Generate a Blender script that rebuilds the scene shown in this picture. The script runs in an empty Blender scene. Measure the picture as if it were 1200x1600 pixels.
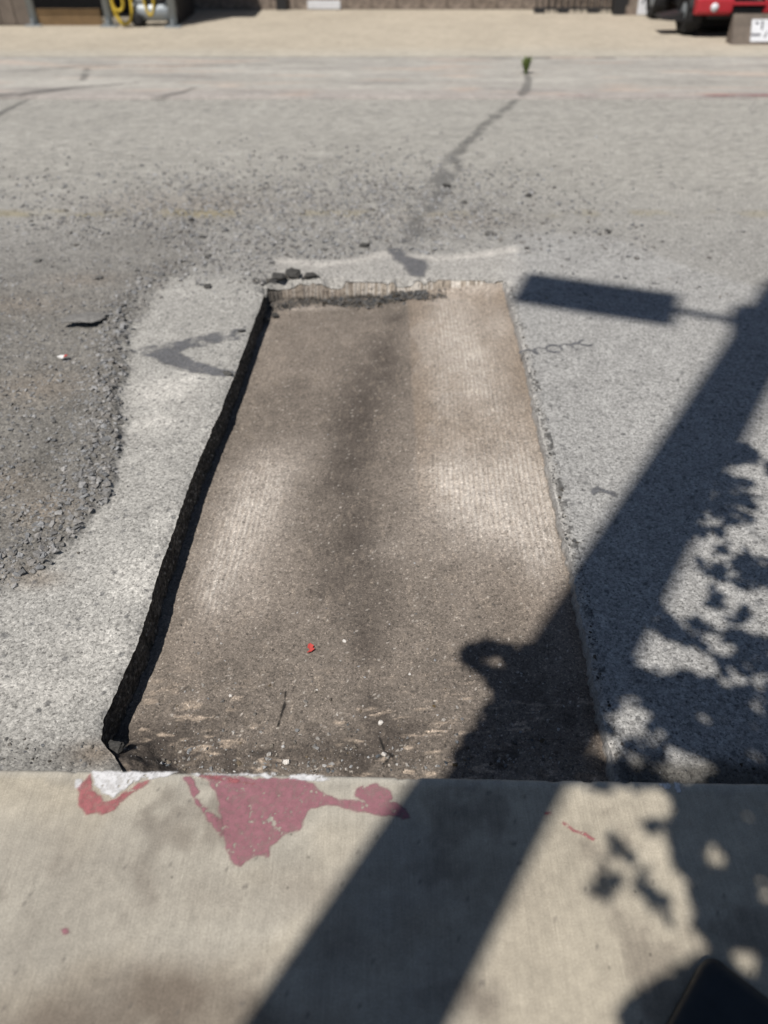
import bpy, bmesh, math, random
import numpy as np
from mathutils import Vector, Matrix
R = math.radians
random.seed(7); rng = np.random.default_rng(11)
S = bpy.context.scene
COLL = S.collection

# ------------------------------------------------------------ camera, sky, sun, exposure
cam_d = bpy.data.cameras.new('camera'); cam = bpy.data.objects.new('camera', cam_d); COLL.objects.link(cam)
cam.location = (0, 0, 1.68); cam.rotation_euler = (R(50), 0, 0)
cam_d.sensor_fit = 'VERTICAL'; cam_d.sensor_height = 36; cam_d.sensor_width = 27
cam_d.lens = 26.685; cam_d.clip_start = 0.02; cam_d.clip_end = 1500
cam_d.dof.use_dof = True; cam_d.dof.focus_distance = 2.1; cam_d.dof.aperture_fstop = 1.7
S.camera = cam

SUN_EL, SUN_AZ = R(60), R(33.2)          # shadows run towards (sin az, cos az)
SD = np.array([math.sin(SUN_AZ), math.cos(SUN_AZ)])
COT = 1 / math.tan(SUN_EL)
world = bpy.data.worlds.new('World'); S.world = world; world.use_nodes = True
wn = world.node_tree.nodes; wl = world.node_tree.links
bg = wn['Background']; sky = wn.new('ShaderNodeTexSky'); sky.sky_type = 'NISHITA'; sky.sun_disc = False
sky.sun_elevation = SUN_EL; sky.sun_rotation = R(180) + SUN_AZ
sky.air_density = 1.0; sky.dust_density = 0.6; sky.ozone_density = 1.2
wl.new(sky.outputs[0], bg.inputs[0]); bg.inputs[1].default_value = 0.05
sun_d = bpy.data.lights.new('sun', 'SUN'); sun = bpy.data.objects.new('sun', sun_d); COLL.objects.link(sun)
sun_d.energy = 4.9; sun_d.angle = R(0.53); sun_d.color = (1.0, 0.95, 0.885)
dv = Vector((SD[0] * math.cos(SUN_EL), SD[1] * math.cos(SUN_EL), -math.sin(SUN_EL)))
sun.rotation_euler = dv.to_track_quat('-Z', 'Y').to_euler(); sun.location = (-6, -9, 18)
S.view_settings.view_transform = 'Standard'; S.view_settings.look = 'None'
S.view_settings.exposure = 0.06; S.view_settings.gamma = 1.0; S.view_settings.use_curve_mapping = False

# ------------------------------------------------------------ noise helpers
def _hash(i, j, seed):
    n = (i.astype(np.int64) * 374761393 + j.astype(np.int64) * 668265263 + seed * 1442695041) & 0xffffffff
    n = ((n ^ (n >> 13)) * 1274126177) & 0xffffffff
    n = ((n ^ (n >> 16)) * 2246822519) & 0xffffffff
    return ((n ^ (n >> 15)) & 0xffffff) / float(0xffffff)
def vnoise(x, y, s, seed=0, sy=None):
    x = np.asarray(x, float) / s; y = np.asarray(y, float) / (sy or s)
    i = np.floor(x); j = np.floor(y); fx = x - i; fy = y - j
    fx = fx * fx * (3 - 2 * fx); fy = fy * fy * (3 - 2 * fy)
    a = _hash(i, j, seed); b = _hash(i + 1, j, seed); c = _hash(i, j + 1, seed); d = _hash(i + 1, j + 1, seed)
    return (a * (1 - fx) + b * fx) * (1 - fy) + (c * (1 - fx) + d * fx) * fy
def fbm(x, y, s, seed=0, oct=4, sy=None):
    r = 0; w = .5; t = 0
    for k in range(oct):
        r = r + w * vnoise(x, y, s / 2 ** k, seed + 17 * k, (sy / 2 ** k) if sy else None); t += w; w *= .55
    return r / t
def cells(x, y, s, seed=0):
    x = x / s; y = y / s; i = np.floor(x); j = np.floor(y); best = np.full(x.shape, 9.0); cid = np.zeros(x.shape)
    for di in (-1, 0, 1):
        for dj in (-1, 0, 1):
            a = i + di; b = j + dj
            px = a + _hash(a, b, seed); py = b + _hash(a, b, seed + 5)
            d = (px - x) ** 2 + (py - y) ** 2; m = d < best
            best = np.where(m, d, best); cid = np.where(m, _hash(a, b, seed + 9), cid)
    return np.sqrt(best), cid
def sstep(a, b, t):
    t = np.clip((t - a) / (b - a), 0, 1); return t * t * (3 - 2 * t)
def sdist(x, y, poly):
    """signed distance to a closed polygon, negative inside"""
    p = np.array(poly, float)[:, :2]; q = np.roll(p, -1, 0)
    d = np.full(np.shape(x), 1e9); ins = np.zeros(np.shape(x), bool)
    for (ax, ay), (bx, by) in zip(p, q):
        ex, ey = bx - ax, by - ay
        t = np.clip(((x - ax) * ex + (y - ay) * ey) / (ex * ex + ey * ey + 1e-12), 0, 1)
        d = np.minimum(d, (x - ax - t * ex) ** 2 + (y - ay - t * ey) ** 2)
        c = ((ay > y) != (by > y)) & (x < (bx - ax) * (y - ay) / (by - ay + 1e-12) + ax)
        ins ^= c
    d = np.sqrt(d); return np.where(ins, -d, d)
def pmask(x, y, poly, soft): return 1 - sstep(-soft, soft, sdist(x, y, poly))
def gau(x, y, cx, cy, sx, sy): return np.exp(-((x - cx) / sx) ** 2 - ((y - cy) / sy) ** 2)

# ------------------------------------------------------------ object helpers
def props(o, label=None, cat=None, group=None, kind=None):
    if label: o['label'] = label
    if cat: o['category'] = cat
    if group: o['group'] = group
    if kind: o['kind'] = kind
    return o
def empty(name, loc, label, cat, group=None, rz=0):
    o = bpy.data.objects.new(name, None); COLL.objects.link(o); o.location = loc; o.rotation_euler = (0, 0, rz)
    o.empty_display_size = .1
    return props(o, label, cat, group)
def np_mesh(name, V, F, mat, col=None, smooth=True, parent=None):
    V = np.asarray(V, np.float32); F = np.asarray(F, np.int32); k = F.shape[1]
    me = bpy.data.meshes.new(name); me.vertices.add(len(V)); me.vertices.foreach_set('co', V.ravel())
    me.loops.add(F.size); me.loops.foreach_set('vertex_index', F.ravel())
    me.polygons.add(len(F)); me.polygons.foreach_set('loop_start', np.arange(0, F.size, k, dtype=np.int32))
    me.polygons.foreach_set('loop_total', np.full(len(F), k, np.int32))
    me.polygons.foreach_set('use_smooth', np.full(len(F), smooth, bool))
    if col is not None:
        at = me.attributes.new('Col', 'FLOAT_COLOR', 'POINT')
        c = np.ones((len(V), 4), np.float32); c[:, :3] = col; at.data.foreach_set('color', c.ravel())
    me.update(calc_edges=True); me.validate()
    if mat: me.materials.append(mat)
    o = bpy.data.objects.new(name, me); COLL.objects.link(o)
    if parent: o.parent = parent
    return o
def grid_faces(n, m, off=0):
    i = np.arange((n - 1) * (m - 1)); r = i // (m - 1); c = i % (m - 1); a = r * m + c + off
    return np.stack([a, a + 1, a + m + 1, a + m], 1)
class MB:
    """collects shapes for one mesh object"""
    def __init__(s): s.bm = bmesh.new()
    def box(s, c, d, rz=0, bev=0, rx=0, ry=0):
        m = Matrix.Translation(c) @ Matrix.Rotation(rz, 4, 'Z') @ Matrix.Rotation(ry, 4, 'Y') @ Matrix.Rotation(rx, 4, 'X') @ Matrix.Diagonal((*d, 1))
        r = bmesh.ops.create_cube(s.bm, size=1, matrix=m)
        if bev:
            es = list({e for v in r['verts'] for e in v.link_edges})
            bmesh.ops.bevel(s.bm, geom=es, offset=bev, segments=2, affect='EDGES', profile=.6)
        return s
    def tube(s, pts, rad, seg=8, cap=True):
        pts = [Vector(p) for p in pts]; n = len(pts)
        rad = rad if hasattr(rad, '__len__') else [rad] * n; rings = []
        for i, p in enumerate(pts):
            t = (pts[min(i + 1, n - 1)] - pts[max(i - 1, 0)]).normalized()
            a = t.orthogonal().normalized() if i == 0 else (u - t * u.dot(t)).normalized()
            u = a; b = t.cross(a)
            rings.append([s.bm.verts.new(p + rad[i] * (a * math.cos(k * 2 * math.pi / seg) + b * math.sin(k * 2 * math.pi / seg))) for k in range(seg)])
        for i in range(n - 1):
            for k in range(seg):
                s.bm.faces.new((rings[i][k], rings[i][(k + 1) % seg], rings[i + 1][(k + 1) % seg], rings[i + 1][k]))
        if cap:
            s.bm.faces.new(rings[0][::-1]); s.bm.faces.new(rings[-1])
        return s
    def lathe(s, prof, seg=24, mat=Matrix.Identity(4)):
        rings = [[s.bm.verts.new(mat @ Vector((r * math.cos(k * 2 * math.pi / seg), r * math.sin(k * 2 * math.pi / seg), z))) for k in range(seg)] for r, z in prof]
        for a, b in zip(rings, rings[1:]):
            for k in range(seg): s.bm.faces.new((a[k], a[(k + 1) % seg], b[(k + 1) % seg], b[k]))
        s.bm.faces.new(rings[0][::-1]); s.bm.faces.new(rings[-1]); return s
    def prism(s, poly, axis_from, axis_to, frame):
        """poly in (a,b); frame(a,b,t)->xyz"""
        A = [s.bm.verts.new(frame(a, b, axis_from)) for a, b in poly]; B = [s.bm.verts.new(frame(a, b, axis_to)) for a, b in poly]
        n = len(poly)
        for k in range(n): s.bm.faces.new((A[k], A[(k + 1) % n], B[(k + 1) % n], B[k]))
        s.bm.faces.new(A[::-1]); s.bm.faces.new(B); return s
    def build(s, name, mat, parent=None, smooth=False, bev=0):
        if bev:
            bmesh.ops.bevel(s.bm, geom=s.bm.edges[:], offset=bev, segments=2, affect='EDGES', profile=.6)
        bmesh.ops.recalc_face_normals(s.bm, faces=s.bm.faces[:])
        me = bpy.data.meshes.new(name); s.bm.to_mesh(me); s.bm.free()
        if smooth:
            for p in me.polygons: p.use_smooth = True
        me.materials.append(mat); o = bpy.data.objects.new(name, me); COLL.objects.link(o)
        if parent: o.parent = parent
        return o

# ------------------------------------------------------------ materials
def new_mat(name):
    m = bpy.data.materials.new(name); m.use_nodes = True; nt = m.node_tree
    return m, nt.nodes, nt.links, nt.nodes['Principled BSDF']
def N(nodes, t, **kw):
    n = nodes.new(t)
    for k, v in kw.items(): setattr(n, k, v)
    return n
def maprange(nodes, links, src, a, b, c, d):
    n = N(nodes, 'ShaderNodeMapRange'); links.new(src, n.inputs[0])
    for k, v in zip((1, 2, 3, 4), (a, b, c, d)): n.inputs[k].default_value = v
    return n.outputs[0]
def mul(nodes, links, a, b):
    n = N(nodes, 'ShaderNodeMath', operation='MULTIPLY'); links.new(a, n.inputs[0])
    if isinstance(b, (int, float)): n.inputs[1].default_value = b
    else: links.new(b, n.inputs[1])
    return n.outputs[0]
def tint(nodes, links, col, fac):
    n = N(nodes, 'ShaderNodeVectorMath', operation='SCALE'); links.new(col, n.inputs[0]); links.new(fac, n.inputs['Scale']); return n.outputs[0]
def texco(nodes, links, scale=None):
    t = N(nodes, 'ShaderNodeTexCoord').outputs['Object']
    if scale:
        m = N(nodes, 'ShaderNodeMapping'); m.inputs['Scale'].default_value = scale; links.new(t, m.inputs[0]); return m.outputs[0]
    return t
def noise(nodes, links, co, sc, det=3, ro=.6):
    n = N(nodes, 'ShaderNodeTexNoise'); n.inputs['Scale'].default_value = sc; n.inputs['Detail'].default_value = det
    n.inputs['Roughness'].default_value = ro; links.new(co, n.inputs['Vector']); return n.outputs[0]
def aggregate_mat(name, cell=95, var=.3, gap=.55, bump=.5, bumpd=.004, rough=.9, fine=.22, color=None, pits=0, pitsc=110, specks=0):
    m, n, l, p = new_mat(name)
    if color is None: col = N(n, 'ShaderNodeAttribute', attribute_name='Col').outputs['Color']
    else:
        c = N(n, 'ShaderNodeRGB'); c.outputs[0].default_value = (*color, 1); col = c.outputs[0]
    co0 = texco(n, l)
    # warp the lookup so that the stones are irregular
    wv = N(n, 'ShaderNodeTexNoise'); wv.inputs['Scale'].default_value = cell * .7; wv.inputs['Detail'].default_value = 2; l.new(co0, wv.inputs['Vector'])
    wa = N(n, 'ShaderNodeVectorMath', operation='MULTIPLY_ADD'); l.new(wv.outputs['Color'], wa.inputs[0]); wa.inputs[1].default_value = (.9 / cell,) * 3; l.new(co0, wa.inputs[2])
    co = wa.outputs[0]
    v = N(n, 'ShaderNodeTexVoronoi'); v.inputs['Scale'].default_value = cell; l.new(co, v.inputs['Vector'])
    v2 = N(n, 'ShaderNodeTexVoronoi'); v2.inputs['Scale'].default_value = cell * 2.3; l.new(co, v2.inputs['Vector'])
    sp = N(n, 'ShaderNodeSeparateColor'); l.new(v.outputs['Color'], sp.inputs[0])
    sp2 = N(n, 'ShaderNodeSeparateColor'); l.new(v2.outputs['Color'], sp2.inputs[0])
    f = maprange(n, l, sp.outputs[0], 0, 1, 1 - var, 1 + var)
    f = mul(n, l, f, maprange(n, l, sp2.outputs[1], 0, 1, 1 - var, 1 + var))
    f = mul(n, l, f, maprange(n, l, v.outputs['Distance'], .45, .8, 1, gap))
    fn = noise(n, l, co0, 420, 3, .7)
    f = mul(n, l, f, maprange(n, l, fn, .25, .75, 1 - fine, 1 + fine))
    f = mul(n, l, f, maprange(n, l, noise(n, l, co0, 9, 5, .65), .25, .75, .86, 1.14))
    f = mul(n, l, f, maprange(n, l, noise(n, l, co0, 1.3, 3, .6), .25, .75, .93, 1.07))
    if specks:
        v3 = N(n, 'ShaderNodeTexVoronoi'); v3.inputs['Scale'].default_value = cell * 1.5; l.new(co, v3.inputs['Vector'])
        s3 = N(n, 'ShaderNodeSeparateColor'); l.new(v3.outputs['Color'], s3.inputs[0])
        f = mul(n, l, f, maprange(n, l, s3.outputs[2], .88, .97, 1, 1 + specks)); f = mul(n, l, f, maprange(n, l, s3.outputs[1], .02, .10, .55, 1))
    if pits:
        pn = noise(n, l, co0, pitsc, 3, .65)
        f = mul(n, l, f, maprange(n, l, pn, .34, .46, 1 - pits, 1))
    l.new(tint(n, l, col, f), p.inputs['Base Color'])
    p.inputs['Roughness'].default_value = rough; p.inputs['Specular IOR Level'].default_value = .3
    hsum = N(n, 'ShaderNodeMath', operation='MULTIPLY_ADD'); l.new(v.outputs['Distance'], hsum.inputs[0]); hsum.inputs[1].default_value = -.6
    l.new(mul(n, l, fn, .9), hsum.inputs[2])
    h2 = N(n, 'ShaderNodeMath', operation='MULTIPLY_ADD'); l.new(v2.outputs['Distance'], h2.inputs[0]); h2.inputs[1].default_value = -.5; l.new(hsum.outputs[0], h2.inputs[2])
    hh = h2.outputs[0]
    if pits:
        h3 = N(n, 'ShaderNodeMath', operation='MULTIPLY_ADD'); l.new(maprange(n, l, pn, .30, .5, 0, 1), h3.inputs[0]); h3.inputs[1].default_value = .9; l.new(hh, h3.inputs[2]); hh = h3.outputs[0]
    b = N(n, 'ShaderNodeBump'); b.inputs['Strength'].default_value = bump; b.inputs['Distance'].default_value = bumpd
    l.new(hh, b.inputs['Height']); l.new(b.outputs[0], p.inputs['Normal'])
    return m
def plain_mat(name, color, rough=.6, metal=0, var=.12, sc=30, bump=0, spec=.4, attr=False, alpha_wear=None):
    m, n, l, p = new_mat(name); co = texco(n, l)
    if attr: col = N(n, 'ShaderNodeAttribute', attribute_name='Col').outputs['Color']
    else:
        c = N(n, 'ShaderNodeRGB'); c.outputs[0].default_value = (*color, 1); col = c.outputs[0]
    nz = noise(n, l, co, sc, 4, .65)
    l.new(tint(n, l, col, maprange(n, l, nz, .25, .75, 1 - var, 1 + var)), p.inputs['Base Color'])
    p.inputs['Metallic'].default_value = metal; p.inputs['Specular IOR Level'].default_value = spec
    l.new(maprange(n, l, noise(n, l, co, sc * 2, 3), .3, .7, max(0, rough - .1), min(1, rough + .1)), p.inputs['Roughness'])
    if bump:
        b = N(n, 'ShaderNodeBump'); b.inputs['Strength'].default_value = bump; b.inputs['Distance'].default_value = .004
        l.new(nz, b.inputs['Height']); l.new(b.outputs[0], p.inputs['Normal'])
    return m
def concrete_mat(name):
    m, n, l, p = new_mat(name); co = texco(n, l)
    col = N(n, 'ShaderNodeAttribute', attribute_name='Col').outputs['Color']
    f = maprange(n, l, noise(n, l, co, 5, 6, .7), .25, .75, .86, 1.14)
    f = mul(n, l, f, maprange(n, l, noise(n, l, co, 38, 5, .7), .25, .75, .86, 1.14))
    br = noise(n, l, texco(n, l, (330, 9, 9)), 1, 3, .6)
    f = mul(n, l, f, maprange(n, l, br, .3, .7, .91, 1.09))
    fine = noise(n, l, co, 330, 4, .75); f = mul(n, l, f, maprange(n, l, fine, .25, .75, .66, 1.34))
    v = N(n, 'ShaderNodeTexVoronoi'); v.inputs['Scale'].default_value = 26; l.new(co, v.inputs['Vector'])
    sp = N(n, 'ShaderNodeSeparateColor'); l.new(v.outputs['Color'], sp.inputs[0])
    pit = maprange(n, l, v.outputs['Distance'], .04, .11, 0, 1)           # small pits in some cells only
    sel = maprange(n, l, sp.outputs[0], .80, .84, 0, 1)
    mx = N(n, 'ShaderNodeMix'); l.new(sel, mx.inputs[0]); mx.inputs[2].default_value = 1; l.new(pit, mx.inputs[3])
    f = mul(n, l, f, maprange(n, l, mx.outputs[0], 0, 1, .55, 1))
    l.new(tint(n, l, col, f), p.inputs['Base Color']); p.inputs['Roughness'].default_value = .88; p.inputs['Specular IOR Level'].default_value = .3
    b = N(n, 'ShaderNodeBump'); b.inputs['Strength'].default_value = .25; b.inputs['Distance'].default_value = .002
    h = N(n, 'ShaderNodeMath', operation='ADD'); l.new(br, h.inputs[0]); l.new(fine, h.inputs[1]); l.new(h.outputs[0], b.inputs['Height']); l.new(b.outputs[0], p.inputs['Normal'])
    return m

M_ROAD = aggregate_mat('asphalt', 120, .18, .8, .5, .0035, fine=.22, pits=.48, pitsc=85, specks=.25)
M_WALL = aggregate_mat('cut_asphalt', 90, .5, .5, .8, .005)
M_PALEWALL = aggregate_mat('cut_pale', 150, .14, .85, .4, .003, pits=.3, pitsc=80)
M_FLOOR = aggregate_mat('milled_base', 170, .18, .85, .5, .003, fine=.3, pits=.28, pitsc=60, specks=.7)
M_STONE = aggregate_mat('crushed_stone', 160, .15, .8, .3, .002, .95)
M_CONC = concrete_mat('sidewalk_concrete')
M_FARCONC = aggregate_mat('lot_concrete', 60, .06, .9, .15, .002, fine=.1)
M_DIRT = plain_mat('dry_earth', (.23, .19, .14), .95, var=.3, sc=4, bump=.4)

# ------------------------------------------------------------ trench outline (metres, road plane)
LEFT = [(-0.628, 0.998), (-0.673, 1.059), (-0.717, 1.103), (-0.729, 1.172), (-0.716, 1.295), (-0.704, 1.419), (-0.705, 1.555), (-0.709, 1.691), (-0.709, 1.839), (-0.705, 2.002), (-0.700, 2.202), (-0.689, 2.426), (-0.670, 2.656), (-0.664, 2.823), (-0.658, 2.942), (-0.653, 3.086), (-0.647, 3.272), (-0.639, 3.440), (-0.633, 3.619), (-0.630, 3.861)]
RIGHT = [(0.563, 0.998), (0.564, 1.050), (0.567, 1.172), (0.581, 1.384), (0.589, 1.581), (0.599, 1.808), (0.605, 2.037), (0.617, 2.383), (0.625, 2.656), (0.645, 3.086), (0.647, 3.405), (0.650, 3.695), (0.646, 3.936)]
FAR = [(-0.632, 3.878), (-0.552, 3.936), (-0.346, 3.953), (-0.139, 3.953), (0.000, 3.944), (0.173, 3.961), (0.347, 3.970), (0.648, 3.953)]
CURB = [(-.870, .945), (.857, .910)]
KT = .13                                  # kerb height
def yc(x): return .945 + (x + .87) * (-.0203)
LA = np.array(LEFT); RA = np.array(RIGHT); FA = np.array(FAR)
def xl(y):
    b = np.interp(y, LA[:, 1], LA[:, 0])
    return b + .008 * (fbm(y, y * 0 + 3.1, .12, 21, 3) - .5) + .0035 * (vnoise(y, y * 0, .010, 5) - .5)
def xr(y):
    b = np.interp(y, RA[:, 1], RA[:, 0])
    return b + .012 * (fbm(y, y * 0 + 7.7, .06, 31, 3) - .5) + .008 * (vnoise(y, y * 0, .014, 8) - .5)
def yf(x):
    b = np.interp(x, FA[:, 0], FA[:, 1])
    ins = (x > FA[0, 0]) & (x < FA[-1, 0])
    return b + ins * (.034 * (fbm(x, x * 0 + 1.7, .09, 41, 4) - .5))
TR = LEFT + FAR[1:-1] + RIGHT[::-1]
DEPTH = .112

# ------------------------------------------------------------ colour and relief of the road
GRAVEL = [(-4.218, 7.182), (-3.529, 6.868), (-2.721, 6.393), (-1.886, 5.889), (-1.253, 5.056), (-1.032, 4.295), (-1.165, 4.021), (-1.254, 3.726), (-1.228, 3.405), (-1.173, 3.086), (-1.103, 2.756), (-1.013, 2.426), (-0.983, 2.145), (-1.010, 1.902), (-1.091, 1.719), (-1.264, 1.555), (-1.383, 1.408)]
BRIGHT = [(-1.182, 4.004), (-0.659, 3.961), (-0.633, 3.695), (-0.644, 3.338), (-0.656, 2.915), (-0.675, 2.608), (-0.704, 2.221), (-0.721, 1.691), (-0.719, 1.408), (-0.750, 1.114), (-0.950, 1.042), (-1.109, 1.114), (-1.258, 1.542), (-1.084, 1.711), (-1.003, 1.893), (-0.971, 2.138), (-1.004, 2.417), (-1.092, 2.756), (-1.169, 3.116), (-1.228, 3.440)]
RIGHTSMOOTH = [(0.790, 4.706), (1.392, 4.577), (1.711, 4.110), (2.176, 3.695), (0.995, 0.924), (0.554, 0.973), (0.558, 1.059), (0.585, 1.608), (0.612, 2.383), (0.639, 3.086), (0.646, 3.936)]
def gravel_mask(x, y):
    j = .05 * (fbm(x, y, .12, 61, 3) - .5) + .03 * (vnoise(x, y, .03, 62) - .5)
    soft = .02 + .10 * sstep(2.6, 4.2, y)
    m = 1 - sstep(-1 * soft, soft, sdist(x, y, GRAVEL) + j * (1 + 3 * sstep(2.6, 4.2, y)))
    return m * (1 - .92 * sstep(3.3, 5.6, y + 1.3 * (fbm(x, y, .5, 64, 4) - .5)))
def scatter_mask(x, y):
    n = fbm(x, y, .35, 63, 4)
    g = 0
    for cx, cy, sx, sy, w in SCAT: g = g + w * gau(x, y, cx, cy, sx, sy)
    return np.clip(g, 0, 1) * sstep(.25, .62, n + .25 * np.clip(g, 0, 1))
SCAT = [(-0.514, 4.706, .75, .55, 1), (-1.021, 4.443, .6, .45, .9), (0.167, 5.056, .6, .5, .7), (0.668, 5.056, .6, .45, .45), (-0.181, 5.589, 1.3, .9, .4), (-1.253, 5.056, 1.2, .9, .35), (1.144, 4.494, .5, .3, .25)]
def road_h(x, y):
    g = gravel_mask(x, y); s = scatter_mask(x, y)
    h = .010 * (fbm(x, y, .7, 1, 3) - .5)
    d, c = cells(x, y, .014, 3); h = h + (.0010 + .0035 * g) * (1 - d) * (.5 + c)
    d2, c2 = cells(x, y, .03, 13); h = h + g * .010 * (1 - d2) * c2 + s * .003 * (1 - d2) * c2
    sd = sdist(x, y, GRAVEL)
    h = h + g * (.004 + .016 * np.exp(-((sd + .09) / .07) ** 2) * (.4 + fbm(x, y, .15, 71, 2)) + .010 * fbm(x, y, .1, 72, 3))
    h = h - .003 * np.exp(-((sd - .03) / .05) ** 2) * (1 - g)
    return h
def road_col(x, y):
    A = np.array
    base = A([.305, .298, .280]) * np.ones(x.shape + (3,))
    def mix(c, w):
        nonlocal base
        w = np.clip(w, 0, 1)[..., None]; base = base * (1 - w) + A(c) * w
    big = fbm(x, y, 1.4, 81, 4); base = base * (.88 + .24 * big)[..., None]
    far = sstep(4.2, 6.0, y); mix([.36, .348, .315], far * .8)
    mix([.345, .342, .332], pmask(x, y, RIGHTSMOOTH, .06) * .75)
    mix([.37, .36, .335], pmask(x, y, BRIGHT, .06) * .8)
    # dust smears on the swept margin
    for px, py, sx, sy, w in MARGIN_DUST: mix([.56, .54, .50], gau(x, y, px, py, sx, sy) * w * (.4 + .9 * fbm(x, y, .05, 83, 3)))
    mix([.20, .192, .175], scatter_mask(x, y) * (.05 + .7 * fbm(x, y, .12, 84, 4)) * .8)
    g = gravel_mask(x, y)
    gv = fbm(x, y, .25, 85, 4)
    gcol = A([.175, .166, .150]) * (.72 + .56 * gv)[..., None]
    base = base * (1 - g[..., None] * .95) + gcol * g[..., None] * .95
    for px, py, sx, sy, w in BROWN: mix([.24, .20, .16], gau(x, y, px, py, sx, sy) * w)
    # pale slurry line beyond the trench
    mix([.50, .475, .44], PALE(x, y) * .85)
    # gutter dirt along the kerb
    gd = y - yc(x); mix([.10, .095, .085], (1 - sstep(.10, .17, gd + .05 * (fbm(x, y, .06, 87, 3) - .5))) * (.25 + .7 * sstep(.2, .6, x)))
    # dark crumbs along the right cut
    d, c = cells(x, y, .016, 88); e = x - np.interp(y, RA[:, 1], RA[:, 0])
    mix([.05, .05, .05], (e > .008) * (e < .035) * (y < 4) * (fbm(x, y, .12, 89, 3) > .60) * (c > .4) * .8)
    mix([.42, .40, .37], np.exp(-(e / .018) ** 2) * (y < 3.95) * .5)
    spot = cells(x, y, .05, 90); mix([.12, .12, .12], (spot[0] < .16) * (spot[1] > .72) * .7)
    d, c = cells(x, y, .013, 93); base = base * (.86 + .28 * c)[..., None]
    # tyre-polished streaks along the street
    base = base * (.95 + .10 * fbm(x, y, 1.2, 91, 4, .16))[..., None]
    return np.clip(base, .01, .9)
MARGIN_DUST = [(-0.921, 2.807, .13, .10, 1.0), (-0.838, 2.915, .08, .08, .6), (-0.751, 1.691, .12, .10, .8), (-0.713, 1.935, .06, .10, .5), (-0.819, 1.408, .15, .1, .5), (-0.929, 1.253, .2, .07, .5), (-0.669, 2.426, .05, .14, .5), (-0.923, 2.561, .10, .08, .7), (-1.046, 3.813, .14, .10, .25)]
BROWN = [(-0.719, 1.063, .07, .035, .9), (-1.471, 2.807, .20, .14, .5), (-1.884, 3.619, .30, .12, .4), (-1.623, 3.936, .2, .1, .4), (-1.157, 2.002, .10, .10, .6), (-1.277, 5.181, .6, .25, .35), (-1.332, 2.145, .1, .1, .4), (0.406, 4.876, .5, .15, .25), (-1.076, 1.677, .08, .04, .6)]
PALE_A = np.array([(-0.598, 4.238), (-0.361, 4.182), (-0.146, 4.248), (0.000, 4.334), (0.147, 4.276), (0.367, 4.276), (0.594, 4.334), (0.775, 4.413)])
def PALE(x, y):
    yy = np.interp(x, PALE_A[:, 0], PALE_A[:, 1]); w = .5 + fbm(x, y, .2, 92, 3)
    ends = sstep(PALE_A[0, 0] - .06, PALE_A[0, 0] + .02, x) * (1 - sstep(PALE_A[-1, 0] - .02, PALE_A[-1, 0] + .05, x))
    line = np.exp(-((y - yy) / .045) ** 2) * w
    body = (y < yy) * (y > 3.8) * .35
    return np.clip(line + body, 0, 1) * ends

# ------------------------------------------------------------ road surface
VS, FS, off = [], [], 0
def add_patch(X, Y, dense=True):
    global off
    VS.append((X.ravel(), Y.ravel())); FS.append(grid_faces(X.shape[0], X.shape[1], off)); off += X.size
def rows(n, p=1.35): return np.linspace(0, 1, n) ** p
XA, XB, YB, YE = -2.75, 2.85, 5.4, 8.27
def ease(n, p=1.25): return 1 - (1 - np.linspace(0, 1, n)) ** p
nr = 430
v = rows(nr)[:, None]
for side in (0, 1):
    u = (ease(330) if side == 0 else 1 - ease(330)[::-1])[None, :]
    X0 = (XA + (-.65 - XA) * u if side == 0 else .6 + (XB - .6) * u) * np.ones((nr, 1))
    for it in range(3):
        lo = yc(X0) + .001; Y = lo + (yf(X0) - lo) * v
        X0 = XA + (xl(Y) - XA) * u if side == 0 else xr(Y) + (XB - xr(Y)) * u
    add_patch(X0, Y)
nx = 520
xs = np.unique(np.concatenate([np.linspace(XA, XB, nx), np.linspace(-.7, .72, 300)]))[None, :]
vv = rows(150, 1.15)[:, None]
X = xs * np.ones((150, 1)); Y = yf(X) + (YB - yf(X)) * vv; add_patch(X, Y)
xm = np.linspace(-7, 7, 300)[None, :]; ym = np.linspace(YB, YE, 110)[:, None]; add_patch(xm + 0 * ym, ym + 0 * xm)
def graded(a, b, n, p): return a + (b - a) * np.linspace(0, 1, n) ** p
for (x0, x1) in ((XA, -60), (XB, 60)):
    xx = graded(x0, x1, 60, 3)[None, :]
    if x1 < x0: xx = xx[:, ::-1]
    yy = np.linspace(0, 1, 50)[:, None]; Yq = yc(xx) + .001 + (YB - yc(xx)) * yy; add_patch(xx + 0 * yy, Yq)
for (x0, x1) in ((-7, -60), (7, 60)):
    xx = graded(x0, x1, 40, 2)[None, :]
    if x1 < x0: xx = xx[:, ::-1]
    yy = np.linspace(YB, YE, 20)[:, None]; add_patch(xx + 0 * yy, yy + 0 * xx)
x = np.concatenate([a for a, b in VS]); y = np.concatenate([b for a, b in VS])
z = road_h(x, y)
# chipped, slightly rounded arrises along the cut
ed = np.abs(sdist(x, y, TR)); z = z - .008 * np.exp(-(ed / .012) ** 2) * (fbm(x, y, .04, 95, 2) + .2)
fe = (y > 3.75) & (np.abs(x) < .8); z = z - fe * .04 * np.exp(-(ed / .035) ** 2) * sstep(.42, .7, fbm(x, y, .09, 96, 3))
props(np_mesh('road', np.stack([x, y, z], 1), np.concatenate(FS), M_ROAD, road_col(x, y)), kind='structure')

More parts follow.
